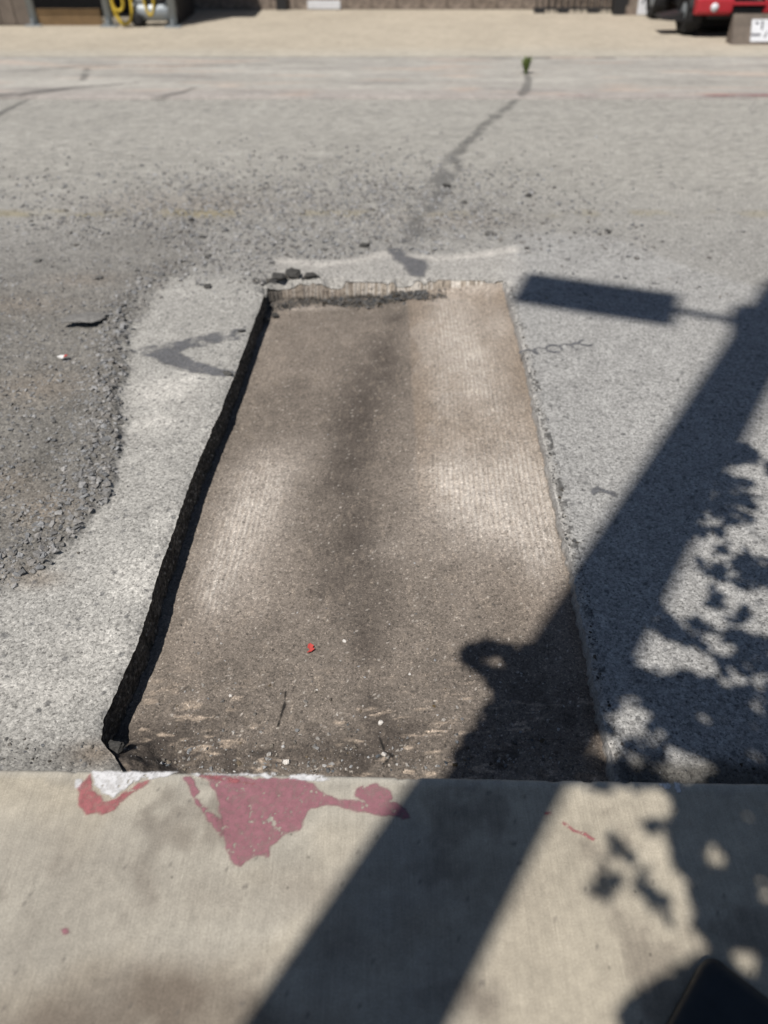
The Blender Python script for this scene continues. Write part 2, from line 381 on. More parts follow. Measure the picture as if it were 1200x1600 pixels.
# ------------------------------------------------------------ trench: milled floor and cut walls
TX0, TX1, TY0, TY1 = -.86, .70, .80, 4.06
def floor_h(x, y):
    # grooves left by the milling drum run along the trench
    e = x - np.interp(y, RA[:, 1], RA[:, 0]); gm = groove_mask(x, y)
    ph = e / .019 * 2 * math.pi + .9 * fbm(x, y, .5, 101, 2)
    lx_ = np.interp(y, LA[:, 1], LA[:, 0]); tu = np.clip((x - lx_) / (x - e - lx_), 0, 1)
    h = -DEPTH + .062 * sstep(.25, 1.0, tu) + .012 * (fbm(x, y, .45, 102, 3) - .5) + (.0005 + .0026 * gm) * np.sin(ph) * (.1 + 1.2 * vnoise(x, y, .014, 103, .022))
    d, c = cells(x, y, .011, 104); h = h + .0018 * (1 - d) * c
    near = 1 - sstep(1.05, 1.45, y); h = h + near * .020 * (fbm(x, y, .05, 105, 5) - .45)
    # the left near corner ramps up, the far end keeps a rubble fillet
    rmp = (1 - sstep(.0, .17, x - np.interp(y, LA[:, 1], LA[:, 0]) - .02 + .08 * (fbm(x, y, .07, 107, 3) - .5))) * (1 - sstep(1.06, 1.19, y + .08 * (fbm(x, y, .06, 108, 3) - .5)))
    h = h + .088 * rmp + rmp * .014 * (fbm(x, y, .03, 109, 4) - .5)
    yy = np.interp(x, FA[:, 0], FA[:, 1]) - y
    h = h + (1 - sstep(.0, .20, yy)) * .022 * sstep(.25, .6, x) + (1 - sstep(0, .09, yy)) * .03 * fbm(x, y, .05, 106, 3)
    return np.minimum(h, -.016 - .05 * sstep(-.005, .03, -yy))
GLIGHT = [(0.397, 2.121, .17, .20, 1.2), (0.542, 2.158, .10, .28, 1.1), (0.292, 2.273, .11, .15, .9), (0.524, 1.884, .06, .14, .9), (-0.495, 2.158, .10, .22, 1.0), (-0.545, 1.884, .08, .16, .9), (-0.558, 1.704, .06, .12, .5), (-0.422, 2.353, .10, .10, .35), (0.369, 3.270, .12, .55, .55), (0.473, 2.814, .09, .5, .45), (0.257, 2.920, .05, .4, .5), (0.301, 3.681, .06, .3, .5)]
STEP = [(0.168, 3.915), (0.154, 3.270), (0.143, 2.525), (0.126, 1.916)]
def step_mask(x, y):
    s = np.array(STEP); sx = np.interp(y, s[:, 1], s[:, 0]) + .008 * (fbm(y, y * 0, .04, 110, 3) - .5)
    return sstep(-.006, .010, x - sx) * sstep(2.0, 2.25, y + .25 * (fbm(x, y, .2, 111, 3) - .5))
def groove_mask(x, y):
    r = 0
    for cx, cy, sx, sy, w in GLIGHT: r = r + w * gau(x, y, cx, cy, sx, sy)
    return np.clip(r, 0, 1)
DARK = [(-0.111, 2.814, .13, .5, .75), (0.000, 3.270, .10, .35, .75), (-0.140, 2.437, .10, .35, .65), (-0.089, 1.948, .10, .25, .6), (-0.020, 1.648, .09, .2, .5), (-0.058, 1.479, .05, .09, .75), (-0.027, 1.263, .045, .10, .7), (0.000, 1.142, .08, .05, .6), (-0.639, 1.181, .12, .07, .85), (-0.575, 1.126, .2, .05, .7), (-0.136, 1.132, .2, .04, .6), (-0.477, 1.242, .10, .05, .5), (-0.511, 1.142, .3, .05, .45), (0.067, 3.681, .06, .10, .6), (-0.380, 3.031, .10, .25, .35), (-0.149, 1.791, .12, .25, .35), (0.069, 1.181, .25, .06, .4), (0.477, 1.242, .12, .12, .35), (0.222, 1.373, .16, .1, .3), (-0.252, 1.104, .5, .06, .4)]
PALEF = [(0.397, 2.121, .20, .22, 1.0), (0.539, 1.982, .08, .22, .7), (0.246, 2.313, .10, .16, .6), (0.400, 3.270, .13, .55, .7), (0.585, 3.537, .08, .3, .5), (-0.474, 2.085, .12, .26, .75), (-0.427, 2.395, .10, .16, .5), (0.044, 1.916, .10, .1, .25), (-0.449, 3.850, .2, .035, .8), (-0.140, 3.915, .14, .03, .5), (0.491, 3.931, .12, .05, .75), (0.344, 3.835, .1, .04, .5), (-0.497, 2.353, .13, .20, .35), (-0.617, 3.537, .05, .12, .3), (0.571, 2.525, .05, .25, .3), (-0.311, 2.525, .08, .12, .2), (-0.438, 1.732, .1, .14, .3)]
def floor_col(x, y):
    A = np.array; base = A([.190, .162, .136]) * np.ones(x.shape + (3,))
    def mix(c, w):
        nonlocal base
        w = np.clip(w, 0, 1)[..., None]; base = base * (1 - w) + A(c) * w
    base = base * (.72 + .56 * fbm(x, y, .35, 121, 5))[..., None] * (.85 + .3 * fbm(x, y, .05, 133, 4))[..., None]
    mix([.27, .215, .165], step_mask(x, y) * (.25 + .5 * fbm(x, y, .15, 131, 4)))
    mix([.34, .30, .26], step_mask(x, y) * sstep(.45, .7, fbm(x, y, .10, 132, 4, .25)) * .5)
    mix([.25, .20, .155], sstep(.0, .5, x - .2) * .35)
    for cx, cy, sx, sy, w in DARK: mix([.070, .058, .049], gau(x, y, cx, cy, sx, sy) * w * (.55 + .9 * fbm(x, y, .09, 122, 4)))
    for cx, cy, sx, sy, w in PALEF: mix([.40, .352, .305], gau(x, y, cx, cy, sx, sy) * w * (.3 + 1.1 * fbm(x, y, .06, 123, 3)))
    gm = groove_mask(x, y)
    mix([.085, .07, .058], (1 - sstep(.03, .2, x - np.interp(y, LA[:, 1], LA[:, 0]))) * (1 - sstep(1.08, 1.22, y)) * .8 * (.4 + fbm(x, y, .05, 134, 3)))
    e = x - np.interp(y, RA[:, 1], RA[:, 0]); ph = e / .019 * 2 * math.pi + .9 * fbm(x, y, .5, 101, 2)
    sc = vnoise(x, y, .010, 124, .03)
    mix([.50, .455, .405], gm * (.46 + .42 * (np.sin(ph) > -.2) * (sc > .42)) * (.5 + .8 * fbm(x, y, .08, 125, 3)))
    # scraped flakes: across the trench near the kerb
    fl = fbm(x, y, .06, 126, 3, .018); near = 1 - sstep(1.15, 1.5, y)
    mix([.38, .31, .245], sstep(.60, .72, fl) * near * .95 * sstep(.30, .5, fbm(x, y, .12, 127, 3)))
    mix([.065, .054, .046], sstep(.55, .68, fbm(x, y, .10, 135, 5)) * (1 - sstep(1.05, 1.5, y)) * .75)
    fl2 = fbm(x, y, .02, 128, 3, .05); mix([.30, .25, .20], sstep(.66, .78, fl2) * .25)
    sp, cid = cells(x, y, .016, 129); mix([.5, .46, .41], (sp < .20) * (cid > .93) * .6); mix([.05, .045, .04], (sp < .22) * (cid < .10) * .7)
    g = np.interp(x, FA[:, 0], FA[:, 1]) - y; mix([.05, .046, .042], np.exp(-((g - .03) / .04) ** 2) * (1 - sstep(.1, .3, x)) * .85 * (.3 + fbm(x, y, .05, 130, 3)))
    return np.clip(base, .01, .9)
ny, nxx = 620, 340
v = rows(ny, 1.3)[:, None]; u = np.linspace(0, 1, nxx)[None, :]
Y = TY0 + (TY1 - TY0) * v + 0 * u
lx = np.interp(Y, LA[:, 1], LA[:, 0]) - .06; rx = np.interp(Y, RA[:, 1], RA[:, 0]) + .06
X = lx + (rx - lx) * u
x, y = X.ravel(), Y.ravel()
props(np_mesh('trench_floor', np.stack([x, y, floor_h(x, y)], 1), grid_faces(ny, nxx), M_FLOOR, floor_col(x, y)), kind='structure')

def cut_wall(name, top, nrm, colf, rough, slope, n2=26, extra=None, lead=.004, mat=None):
    """top: (n,2) points; nrm: (n,2) unit vectors pointing into the trench"""
    t = np.linspace(0, 1, n2)[None, :]; tx, ty = top[:, :1], top[:, 1:]
    zt = road_h(tx, ty) - .0075 - (ty > 3.75) * .04 * sstep(.42, .7, fbm(tx, ty, .09, 96, 3)); zb = floor_h(tx, ty) - .02; Z = zt + (zb - zt) * t
    s = np.cumsum(np.r_[0, np.hypot(*np.diff(top, axis=0).T)])[:, None]
    D = slope * t + rough * (fbm(s + 0 * t, Z, .035, 141, 4) - .5) * np.minimum(1, t * 6)
    d, c = cells(s + 0 * t, Z + 0 * s, .016, 142); D = D + rough * .5 * (1 - d) * (c - .35) * np.minimum(1, t * 6)
    if extra is not None: D = D + extra(s + 0 * t, Z) * np.minimum(1, t * 5)
    D = D - lead * (1 - t)
    X = tx + nrm[:, :1] * D; Y = ty + nrm[:, 1:] * D
    col = colf(s + 0 * t, Z + 0 * s, t + 0 * s)
    return props(np_mesh(name, np.stack([X.ravel(), Y.ravel(), Z.ravel()], 1), grid_faces(len(top), n2), mat, col.reshape(-1, 3)), kind='structure')
def normals(top, sgn):
    k = 15; t = np.gradient(top, axis=0); n = np.stack([t[:, 1], -t[:, 0]], 1)
    n = n / np.linalg.norm(n, axis=1)[:, None]
    n = np.stack([np.convolve(np.pad(n[:, i], k, 'edge'), np.ones(2 * k + 1) / (2 * k + 1), 'valid') for i in (0, 1)], 1)
    return sgn * n / np.linalg.norm(n, axis=1)[:, None]
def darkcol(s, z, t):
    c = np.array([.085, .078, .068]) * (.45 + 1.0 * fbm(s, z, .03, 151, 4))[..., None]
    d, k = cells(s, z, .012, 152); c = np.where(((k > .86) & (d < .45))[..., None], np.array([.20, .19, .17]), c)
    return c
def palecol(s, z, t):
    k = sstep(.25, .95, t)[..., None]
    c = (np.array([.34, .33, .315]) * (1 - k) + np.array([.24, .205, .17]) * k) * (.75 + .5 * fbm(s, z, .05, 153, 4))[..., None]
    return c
def farcol(s, z, t):
    st = vnoise(s, z, .011, 155, .12)
    c = np.array([.34, .295, .245]) * (.6 + .7 * st)[..., None]
    c = np.where((vnoise(s, z, .009, 156, .2) > .58)[..., None], np.array([.52, .48, .43]), c)
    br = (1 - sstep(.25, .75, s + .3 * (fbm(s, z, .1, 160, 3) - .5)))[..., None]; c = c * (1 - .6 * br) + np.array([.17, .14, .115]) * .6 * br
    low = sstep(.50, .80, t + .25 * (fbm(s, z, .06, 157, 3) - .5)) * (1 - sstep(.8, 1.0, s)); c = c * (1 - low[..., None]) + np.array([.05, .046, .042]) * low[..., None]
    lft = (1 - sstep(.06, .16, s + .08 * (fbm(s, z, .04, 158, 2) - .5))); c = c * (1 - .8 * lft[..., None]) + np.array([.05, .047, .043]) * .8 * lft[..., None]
    return c
yy = np.linspace(.93, LA[-1, 1] + .01, 900); top = np.stack([xl(yy), yy], 1)
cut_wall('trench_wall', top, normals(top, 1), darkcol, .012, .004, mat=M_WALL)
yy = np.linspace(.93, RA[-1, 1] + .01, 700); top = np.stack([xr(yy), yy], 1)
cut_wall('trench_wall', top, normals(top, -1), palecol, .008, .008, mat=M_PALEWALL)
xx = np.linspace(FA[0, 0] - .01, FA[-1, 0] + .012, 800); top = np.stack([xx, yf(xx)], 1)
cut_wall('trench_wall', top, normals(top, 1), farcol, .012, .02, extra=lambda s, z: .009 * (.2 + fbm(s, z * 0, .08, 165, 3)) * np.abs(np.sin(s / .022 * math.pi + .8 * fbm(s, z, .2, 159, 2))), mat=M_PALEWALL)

# ------------------------------------------------------------ sidewalk with its kerb
def walk_h(x, y): return KT + .003 * (fbm(x, y, .5, 161, 3) - .5)
STAIN = [(-0.403, 0.484, .16, .06, .9), (-0.533, 0.454, .12, .05, .9), (-0.609, 0.444, .2, .04, .8), (-0.469, 0.515, .10, .03, .5), (-0.084, 0.558, .06, .06, .5), (-0.282, 0.444, .2, .04, .6), (0.050, 0.639, .12, .1, .35), (-0.381, 0.663, .2, .08, .2), (0.203, 0.663, .1, .1, .3), (-0.180, 0.688, .1, .05, .25), (-0.690, 0.753, .15, .05, .2), (0.115, 0.484, .12, .08, .3)]
def walk_col(x, y):
    A = np.array; base = A([.362, .325, .260]) * np.ones(x.shape + (3,))
    def mix(c, w):
        nonlocal base
        w = np.clip(w, 0, 1)[..., None]; base = base * (1 - w) + A(c) * w
    base = base * (.80 + .40 * fbm(x, y, .28, 171, 5))[..., None] * (.86 + .28 * fbm(x, y, .035, 178, 4))[..., None]
    mix([.32, .312, .285], sstep(.45, .7, fbm(x, y, .35, 172, 4)) * .45)
    for cx, cy, sx, sy, w in STAIN: mix([.15, .125, .10], gau(x, y, cx, cy, sx, sy) * w * (.2 + 1.7 * fbm(x, y, .06, 173, 5)))
    mix([.13, .11, .09], sstep(.60, .8, fbm(x, y, .12, 174, 5)) * .55)
    mix([.22, .20, .17], sstep(.5, .7, fbm(x, y, .5, 176, 4)) * .4)
    sp, cid = cells(x, y, .03, 177); mix([.10, .09, .08], (sp < .05 + .06 * cid) * (cid > .93) * .6)
    e = yc(x) - y; mix([.47, .45, .40], np.exp(-((e - .008) / .010) ** 2) * .5)
    mix([.20, .19, .17], np.exp(-((e - .03) / .012) ** 2) * (fbm(x, y, .05, 175, 3) > .55) * .35)
    return np.clip(base, .01, .9)
prof = [(1.3, 0)] + [(d, 0) for d in np.linspace(1.25, .03, 150)] + [(.014 - .014 * math.sin(a), -.014 + .014 * math.cos(a)) for a in np.linspace(0, math.pi / 2, 7)] + [(-.004, -.06), (-.010, -.30)]
prof = np.array(prof)
xs = np.unique(np.concatenate([np.linspace(-1.5, 1.5, 520), graded(1.5, 60, 40, 3), -graded(1.5, 60, 40, 3)]))
X = xs[None, :] + 0 * prof[:, :1]; Y = yc(xs)[None, :] - prof[:, :1]
chip = (.005 * (fbm(X, Y * 0, .06, 181, 4) - .5) - .006 * sstep(.66, .74, fbm(X, Y * 0, .035, 182, 3))) * (prof[:, :1] < .02)
Z = walk_h(X, Y) + prof[:, 1:] + chip
V = np.stack([X.ravel(), Y.ravel(), Z.ravel()], 1)
props(np_mesh('sidewalk', V, grid_faces(len(prof), len(xs)), M_CONC, walk_col(X.ravel(), Y.ravel())), kind='structure')
# the rest of the walk behind the camera, after a joint, then open ground
def flat(name, x0, x1, y0, y1, z, mat, colf=None, nx=60, ny=20, kind='structure'):
    xx = np.linspace(x0, x1, nx)[None, :] + np.zeros((ny, 1)); yy = np.linspace(y0, y1, ny)[:, None] + np.zeros((1, nx))
    c = colf(xx.ravel(), yy.ravel()) if colf else None
    return props(np_mesh(name, np.stack([xx.ravel(), yy.ravel(), np.full(xx.size, z)], 1), grid_faces(ny, nx), mat, c), kind=kind)
flat('sidewalk', -60, 60, -2.2, -.385, KT - .001, M_CONC, walk_col, 200, 20)
flat('ground', -400, 400, -400, 400, -.45, M_DIRT, None, 4, 4)
flat('verge', -60, 60, -40, -2.21, KT - .02, M_DIRT, None, 10, 10)
# far side: a concrete gutter strip, then the tan lot
def strip_col(x, y):
    c = np.array([.36, .345, .315]) * (.82 + .36 * fbm(x, y, 1.6, 191, 4, .25))[..., None]
    near = 1 - sstep(.0, .55, y - YE); c = c * (1 - .55 * near[..., None]) + np.array([.30, .265, .25]) * .55 * near[..., None]
    w = sstep(.60, .72, fbm(x, y, 1.1, 192, 4, .12)); c = c * (1 - .4 * w[..., None]) + np.array([.18, .17, .165]) * .4 * w[..., None]
    w = sstep(.62, .72, fbm(x, y, .8, 193, 3, .12)); c = c * (1 - .35 * w[..., None]) + np.array([.46, .34, .27]) * .35 * w[..., None]
    return c
def lot_col(x, y):
    c = np.array([.405, .36, .29]) * (.88 + .24 * fbm(x, y, 1.5, 195, 4))[..., None]
    e = 1 - sstep(10.3, 11.1, y + .5 * (fbm(x, y, 1.0, 196, 3) - .5)); c = c * (1 - .7 * e[..., None]) + np.array([.40, .38, .33]) * .7 * e[..., None]
    return c
xx = np.linspace(-30, 30, 500)[None, :]; pr = np.array([(-.002, -.2), (0, .008), (.02, .022), (.05, .028)] + [(d, .03 + .004 * d) for d in np.linspace(.1, 2.03, 60)])
X = xx + 0 * pr[:, :1]; Y = YE + pr[:, :1] + 0 * xx
Z = pr[:, 1:] + .006 * (fbm(X, Y, .6, 197, 3) - .5)
props(np_mesh('gutter_strip', np.stack([X.ravel(), Y.ravel(), Z.ravel()], 1), grid_faces(len(pr), 500), M_FARCONC, strip_col(X.ravel(), Y.ravel())), kind='structure')
LOTZ = .04
flat('lot', -60, 60, 10.305, 40, LOTZ, M_FARCONC, lot_col, 300, 120)

# ------------------------------------------------------------ worn marks lying on the surfaces
def strip_h(x, y): return .030 + .004 * (y - YE) + .006 * (fbm(x, y, .6, 197, 3) - .5)
def band(pts, w):
    p = np.array([q[:2] for q in pts], float); t = np.gradient(p, axis=0); n = np.stack([-t[:, 1], t[:, 0]], 1)
    n /= np.linalg.norm(n, axis=1)[:, None]; w = np.array(w if hasattr(w, '__len__') else [w] * len(p))[:, None] / 2
    return [tuple(q) for q in np.concatenate([p + n * w, (p - n * w)[::-1]])]
def decal(name, polys, hf, cell, mat, label, cat, dz=.0015, jit=.006, jsc=.02, wear=0, wsc=.03, seed=1, group=None, soft=.003, wsoft=.04):
    P = np.concatenate([np.array(p, float)[:, :2] for p in polys]); x0, y0 = P.min(0) - .01 - soft; x1, y1 = P.max(0) + .01 + soft
    nx, ny = int((x1 - x0) / cell) + 2, int((y1 - y0) / cell) + 2
    X, Y = np.meshgrid(x0 + cell * np.arange(nx), y0 + cell * np.arange(ny))
    sd = np.full(X.shape, 9.0)
    for p in polys: sd = np.minimum(sd, sdist(X, Y, p))
    reach = soft + jit + cell; inner = sd < reach
    sd = sd + jit * (fbm(X, Y, jsc, 300 + seed, 3) - .5) * 2
    al = 1 - sstep(-soft, soft, sd)
    if wear: al = al * sstep(wear - wsoft, wear + wsoft, fbm(X, Y, wsc, 400 + seed, 4))
    if jit < .012: al = al * (.72 + .28 * sstep(.36, .52, fbm(X, Y, .009, 450 + seed, 3)))
    keep = inner[:-1, :-1] | inner[1:, :-1] | inner[:-1, 1:] | inner[1:, 1:]
    F = grid_faces(ny, nx)[keep.ravel()]; used, inv = np.unique(F, return_inverse=True); F = inv.reshape(F.shape)
    x, y = X.ravel()[used], Y.ravel()[used]; a = al.ravel()[used]
    o = np_mesh(name, np.stack([x, y, hf(x, y) + dz], 1), F, mat, np.stack([a, a, a], 1))
    return props(o, label, cat, group)
def worn(m, amount=1.0):
    """film of paint or tar: thins out where the mesh says it has worn away"""
    n, l = m.node_tree.nodes, m.node_tree.links; out = n['Material Output']; p = n['Principled BSDF']
    a = N(n, 'ShaderNodeAttribute', attribute_name='Col'); t = N(n, 'ShaderNodeBsdfTransparent'); mx = N(n, 'ShaderNodeMixShader')
    g = noise(n, l, texco(n, l), 190, 4, .7); f = mul(n, l, a.outputs['Fac'], maprange(n, l, g, .32, .5, amount * .65, amount))
    l.new(f, mx.inputs[0]); l.new(t.outputs[0], mx.inputs[1]); l.new(p.outputs[0], mx.inputs[2]); l.new(mx.outputs[0], out.inputs[0])
    return m
M_PINK = worn(plain_mat('faded_pink_paint', (.285, .125, .150), .88, var=.2, sc=70), .86)
M_RED = worn(plain_mat('faded_red_paint', (.35, .115, .125), .85, var=.3, sc=70), .82)
M_WHITE = worn(plain_mat('chipped_white_paint', (.62, .62, .63), .8, var=.15, sc=60), .95)
M_GREYPAINT = worn(aggregate_mat('grey_spray_paint', 120, .12, .75, .4, .003, color=(.13, .133, .145)), .72)
M_YEL = worn(aggregate_mat('worn_yellow_paint', 110, .12, .8, .4, .003, color=(.48, .38, .12)), .2)
M_YEL2 = worn(aggregate_mat('ghost_yellow_paint', 110, .12, .8, .4, .003, color=(.46, .37, .15)), .15)
M_TAR = worn(aggregate_mat('crack_tar', 120, .2, .7, .4, .003, .8, color=(.13, .13, .127)), .4)
M_TAR2 = worn(aggregate_mat('faded_tar', 120, .2, .7, .4, .003, .9, color=(.16, .16, .158)), .5)
decal('paint_patch', [[(-0.399, 0.922), (-0.369, 0.882), (-0.353, 0.840), (-0.337, 0.800), (-0.331, 0.764), (-0.320, 0.736), (-0.293, 0.722), (-0.281, 0.732), (-0.269, 0.739), (-0.238, 0.743), (-0.235, 0.764), (-0.218, 0.786), (-0.176, 0.800), (-0.168, 0.829), (-0.158, 0.846), (-0.123, 0.857), (-0.083, 0.846), (-0.028, 0.835), (0.017, 0.829), (0.055, 0.826), (0.047, 0.846), (0.022, 0.867), (0.017, 0.888), (-0.014, 0.904), (-0.060, 0.897), (-0.062, 0.876), (-0.042, 0.861), (-0.098, 0.867), (-0.127, 0.879), (-0.156, 0.901), (-0.186, 0.916), (-0.229, 0.919), (-0.287, 0.919), (-0.345, 0.926)]], walk_h, .0028, M_PINK,
      'large faded pink paint patch hanging from the kerb edge', 'paint mark', wear=.27, wsc=.012, seed=1)
decal('paint_patch', [[(-0.454, 0.922), (-0.431, 0.922), (-0.407, 0.888), (-0.416, 0.873), (-0.402, 0.861), (-0.372, 0.835), (-0.348, 0.820), (-0.336, 0.795), (-0.343, 0.783), (-0.376, 0.823), (-0.410, 0.858), (-0.431, 0.894)]], walk_h, .0028, M_PINK,
      'thin pink paint runner left of the large pink patch', 'paint mark', wear=.27, wsc=.012, seed=2)
decal('paint_patch', [[(-0.678, 0.894), (-0.661, 0.926), (-0.640, 0.888), (-0.606, 0.861), (-0.588, 0.867), (-0.554, 0.901), (-0.522, 0.918), (-0.524, 0.904), (-0.555, 0.882), (-0.572, 0.861), (-0.584, 0.843), (-0.607, 0.835), (-0.640, 0.836), (-0.663, 0.855)]], walk_h, .0028, M_RED,
      'curved red paint patch under the white chip on the kerb', 'paint mark', dz=.002, wear=.24, wsc=.012, seed=3)
decal('paint_patch', [[(-0.655, 0.934), (-0.462, 0.934), (-0.485, 0.922), (-0.541, 0.916), (-0.580, 0.888), (-0.592, 0.870), (-0.620, 0.882), (-0.643, 0.901)]], walk_h, .0028, M_WHITE,
      'white chipped paint patch on the kerb edge at left', 'paint mark', dz=.003, wear=.25, wsc=.012, seed=4)
decal('paint_patch', [[(-0.694, 0.919), (-0.673, 0.916), (-0.672, 0.894), (-0.681, 0.897)]], walk_h, .0028, M_WHITE, 'tiny white paint fleck left of the curved red patch', 'paint mark', wear=.4, seed=5)
decal('paint_patch', [[(-0.432, 0.930), (-0.259, 0.929), (-0.144, 0.924), (-0.120, 0.916), (-0.160, 0.911), (-0.229, 0.919), (-0.316, 0.922), (-0.417, 0.926)]], walk_h, .0028, M_WHITE,
      'long white chipped paint line above the large pink patch', 'paint mark', dz=.003, wear=.42, wsc=.02, seed=6)
decal('paint_patch', [[(-0.417, 0.924), (-0.359, 0.924), (-0.314, 0.910), (-0.285, 0.904), (-0.342, 0.907)]], walk_h, .0028, M_RED, 'bright red paint sliver along the top of the pink patch', 'paint mark', dz=.003, wear=.35, wsc=.02, seed=7)
decal('paint_patch', [band([(0.345, 0.835), (0.362, 0.837)], .006), band([(0.382, 0.814), (0.401, 0.797), (0.424, 0.789), (0.440, 0.776)], .006)], walk_h, .002, M_RED, 'thin red scratch of paint on the walk right of the pole shadow', 'paint mark', jit=.003, wear=.35, wsc=.01, seed=8)
decal('paint_patch', [[(0.615, 0.904), (0.659, 0.907), (0.654, 0.882), (0.627, 0.876)]], walk_h, .0028, M_WHITE, 'white paint chip on the kerb at right in the leaf shade', 'paint mark', wear=.4, wsc=.02, seed=9)
decal('paint_patch', [[(-0.620, 0.601), (-0.610, 0.604), (-0.604, 0.595), (-0.613, 0.591)]], walk_h, .0018, M_PINK, 'tiny pink paint speck alone on the lower left walk', 'paint mark', jit=.003, jsc=.006, seed=10)
decal('grey_paint_mark', [[(-1.164, 3.153), (-1.044, 3.209), (-0.828, 3.338), (-0.669, 3.385), (-0.667, 3.325), (-0.690, 3.272), (-0.808, 3.221), (-0.917, 3.171), (-0.951, 3.135), (-0.772, 3.016), (-0.660, 2.959), (-0.698, 2.915), (-0.847, 2.959), (-0.969, 3.028), (-1.060, 3.098)]], road_h, .005, M_GREYPAINT,
      'dark grey arrow-shaped spray mark on the road left of the trench', 'paint mark', jit=.02, jsc=.05, wear=.36, wsc=.09, seed=11, dz=.002, soft=.012, wsoft=.14)
decal('tar_spot', [[(0.030, 4.413), (0.090, 4.413), (0.147, 4.276), (0.233, 4.238), (0.243, 4.128), (0.210, 4.004), (0.140, 4.004), (0.108, 4.164), (0.037, 4.295)]], road_h, .006, M_GREYPAINT,
      'dark grey tar blotch at the far edge of the trench', 'tar mark', jit=.02, jsc=.05, wear=.2, seed=12, dz=.002, soft=.02)
for k, (a, b, lab) in enumerate((('L', 0, 'worn yellow centre line dashes on the left of the road'), ('M', 1, 'faint yellow centre line trace beyond the trench'), ('R', 2, 'faint yellow centre line trace on the right of the road'))):
    xa, xb, wr = ((-3.2, -.95, .46), (-.55, .95, .60), (.95, 2.8, .62))[b]
    decal('centre_line', [[(xa, 4.94), (xb, 4.94), (xb, 5.06), (xa, 5.06)]], road_h, .014, M_YEL if k == 0 else M_YEL2, lab, 'road marking', wear=wr - .06, wsc=.22, seed=20 + k, dz=.003, jit=.03, soft=.04, wsoft=.12)
CR = [(1.343, 8.399), (1.159, 7.939), (0.981, 7.521), (0.754, 6.929), (0.559, 6.322), (0.434, 5.736), (0.287, 5.118), (0.189, 4.684), (0.151, 4.443)]
decal('crack_seal', [band(CR[:5], [.07, .08, .09, .09, .10])], road_h, .014, M_TAR, 'dark tar crack running towards the weed across the road', 'tar mark', jit=.04, jsc=.12, wear=.32, wsc=.12, seed=30, dz=.003, soft=.03, wsoft=.12)
decal('crack_seal', [band(CR[4:], [.12, .14, .16, .14, .10])], road_h, .012, M_TAR2, 'faded tar crack just beyond the far end of the trench', 'tar mark', jit=.05, jsc=.12, wear=.42, wsc=.10, seed=31, dz=.003, soft=.05, wsoft=.15)
SC = [(1.547, 9.401), (1.516, 8.998), (1.427, 8.565), (1.323, 8.277)]
decal('crack_seal', [band(SC, [.06, .07, .09, .08])], strip_h, .012, M_TAR, 'short dark crack in the far gutter below the weed', 'tar mark', jit=.04, jsc=.1, seed=32, dz=.003, soft=.02)
for k, (pts, w, lab) in enumerate((
        ([(-3.994, 8.277), (-3.578, 8.333), (-3.376, 8.477), (-3.168, 8.625), (-2.550, 8.871)], [.10, .14, .16, .10, .05], 'wide dark crack at the left end of the far gutter'),
        ([(-3.156, 8.966), (-3.205, 9.264), (-3.297, 9.615)], .07, 'short crossing crack joining the left gutter cracks'),
        ([(-4.067, 9.472), (-3.373, 9.725), (-2.520, 9.762), (-1.228, 9.799)], [.03, .06, .07, .04], 'long thin joint line in the far gutter at left'),
        ([(-2.258, 8.221), (-2.020, 8.390), (-1.906, 8.655)], [.05, .09, .05], 'short slanting crack left of middle in the far gutter'),
        ([(1.271, 10.187), (1.950, 10.228)], .05, 'thin dark joint behind the weed'),
        ([(2.475, 10.228), (2.700, 10.228)], .06, 'short dark joint right of the weed'))):
    decal('gutter_crack', [band(pts, w)], strip_h, .014, M_TAR, lab, 'crack', jit=.02, jsc=.1, seed=40 + k, dz=.003, wear=.3, wsc=.2, soft=.025, wsoft=.15)
decal('gutter_crack', [band([(-3.530, 7.405), (-3.524, 7.838), (-3.466, 8.259)], [.05, .06, .05])], road_h, .012, M_TAR, 'thin crack in the road at the far left', 'crack', jit=.02, jsc=.1, seed=50, dz=.003)
decal('kerb_paint', [[(1.7, YE + .012), (4.6, YE + .012), (4.6, YE + .055), (1.7, YE + .055)]], lambda x, y: strip_h(x, y) + 0, .014, M_RED, 'faded red line along the far gutter lip at right', 'road marking', wear=.50, wsc=.5, seed=51, dz=.002, soft=.015, wsoft=.15)
rings = []
ch = [(0.662, 3.129, .040), (0.725, 3.153, .034), (0.788, 3.178, .040), (0.850, 3.190, .034), (0.903, 3.202, .034), (0.948, 3.234, .03)]
for k, (cx, cy, r) in enumerate(ch):
    t = np.linspace(.3 * k, .3 * k + 3.2 + .7 * (k % 3), 8); rings.append(band([(cx + r * math.cos(a), cy + .9 * r * math.sin(a)) for a in t], .014))
decal('tar_squiggle', rings, road_h, .006, M_GREYPAINT, 'chain-like string of dark loops marked on the road right of the trench', 'tar mark', jit=.012, jsc=.03, wear=.40, wsc=.03, seed=52, dz=.002)
decal('tar_squiggle', [band([(0.738, 2.108), (0.766, 2.130), (0.791, 2.108), (0.821, 2.101)], .02)], road_h, .006, M_GREYPAINT, 'small dark scuff beside the pole shadow on the right', 'tar mark', jit=.015, jsc=.03, wear=.42, wsc=.03, seed=53, dz=.002)

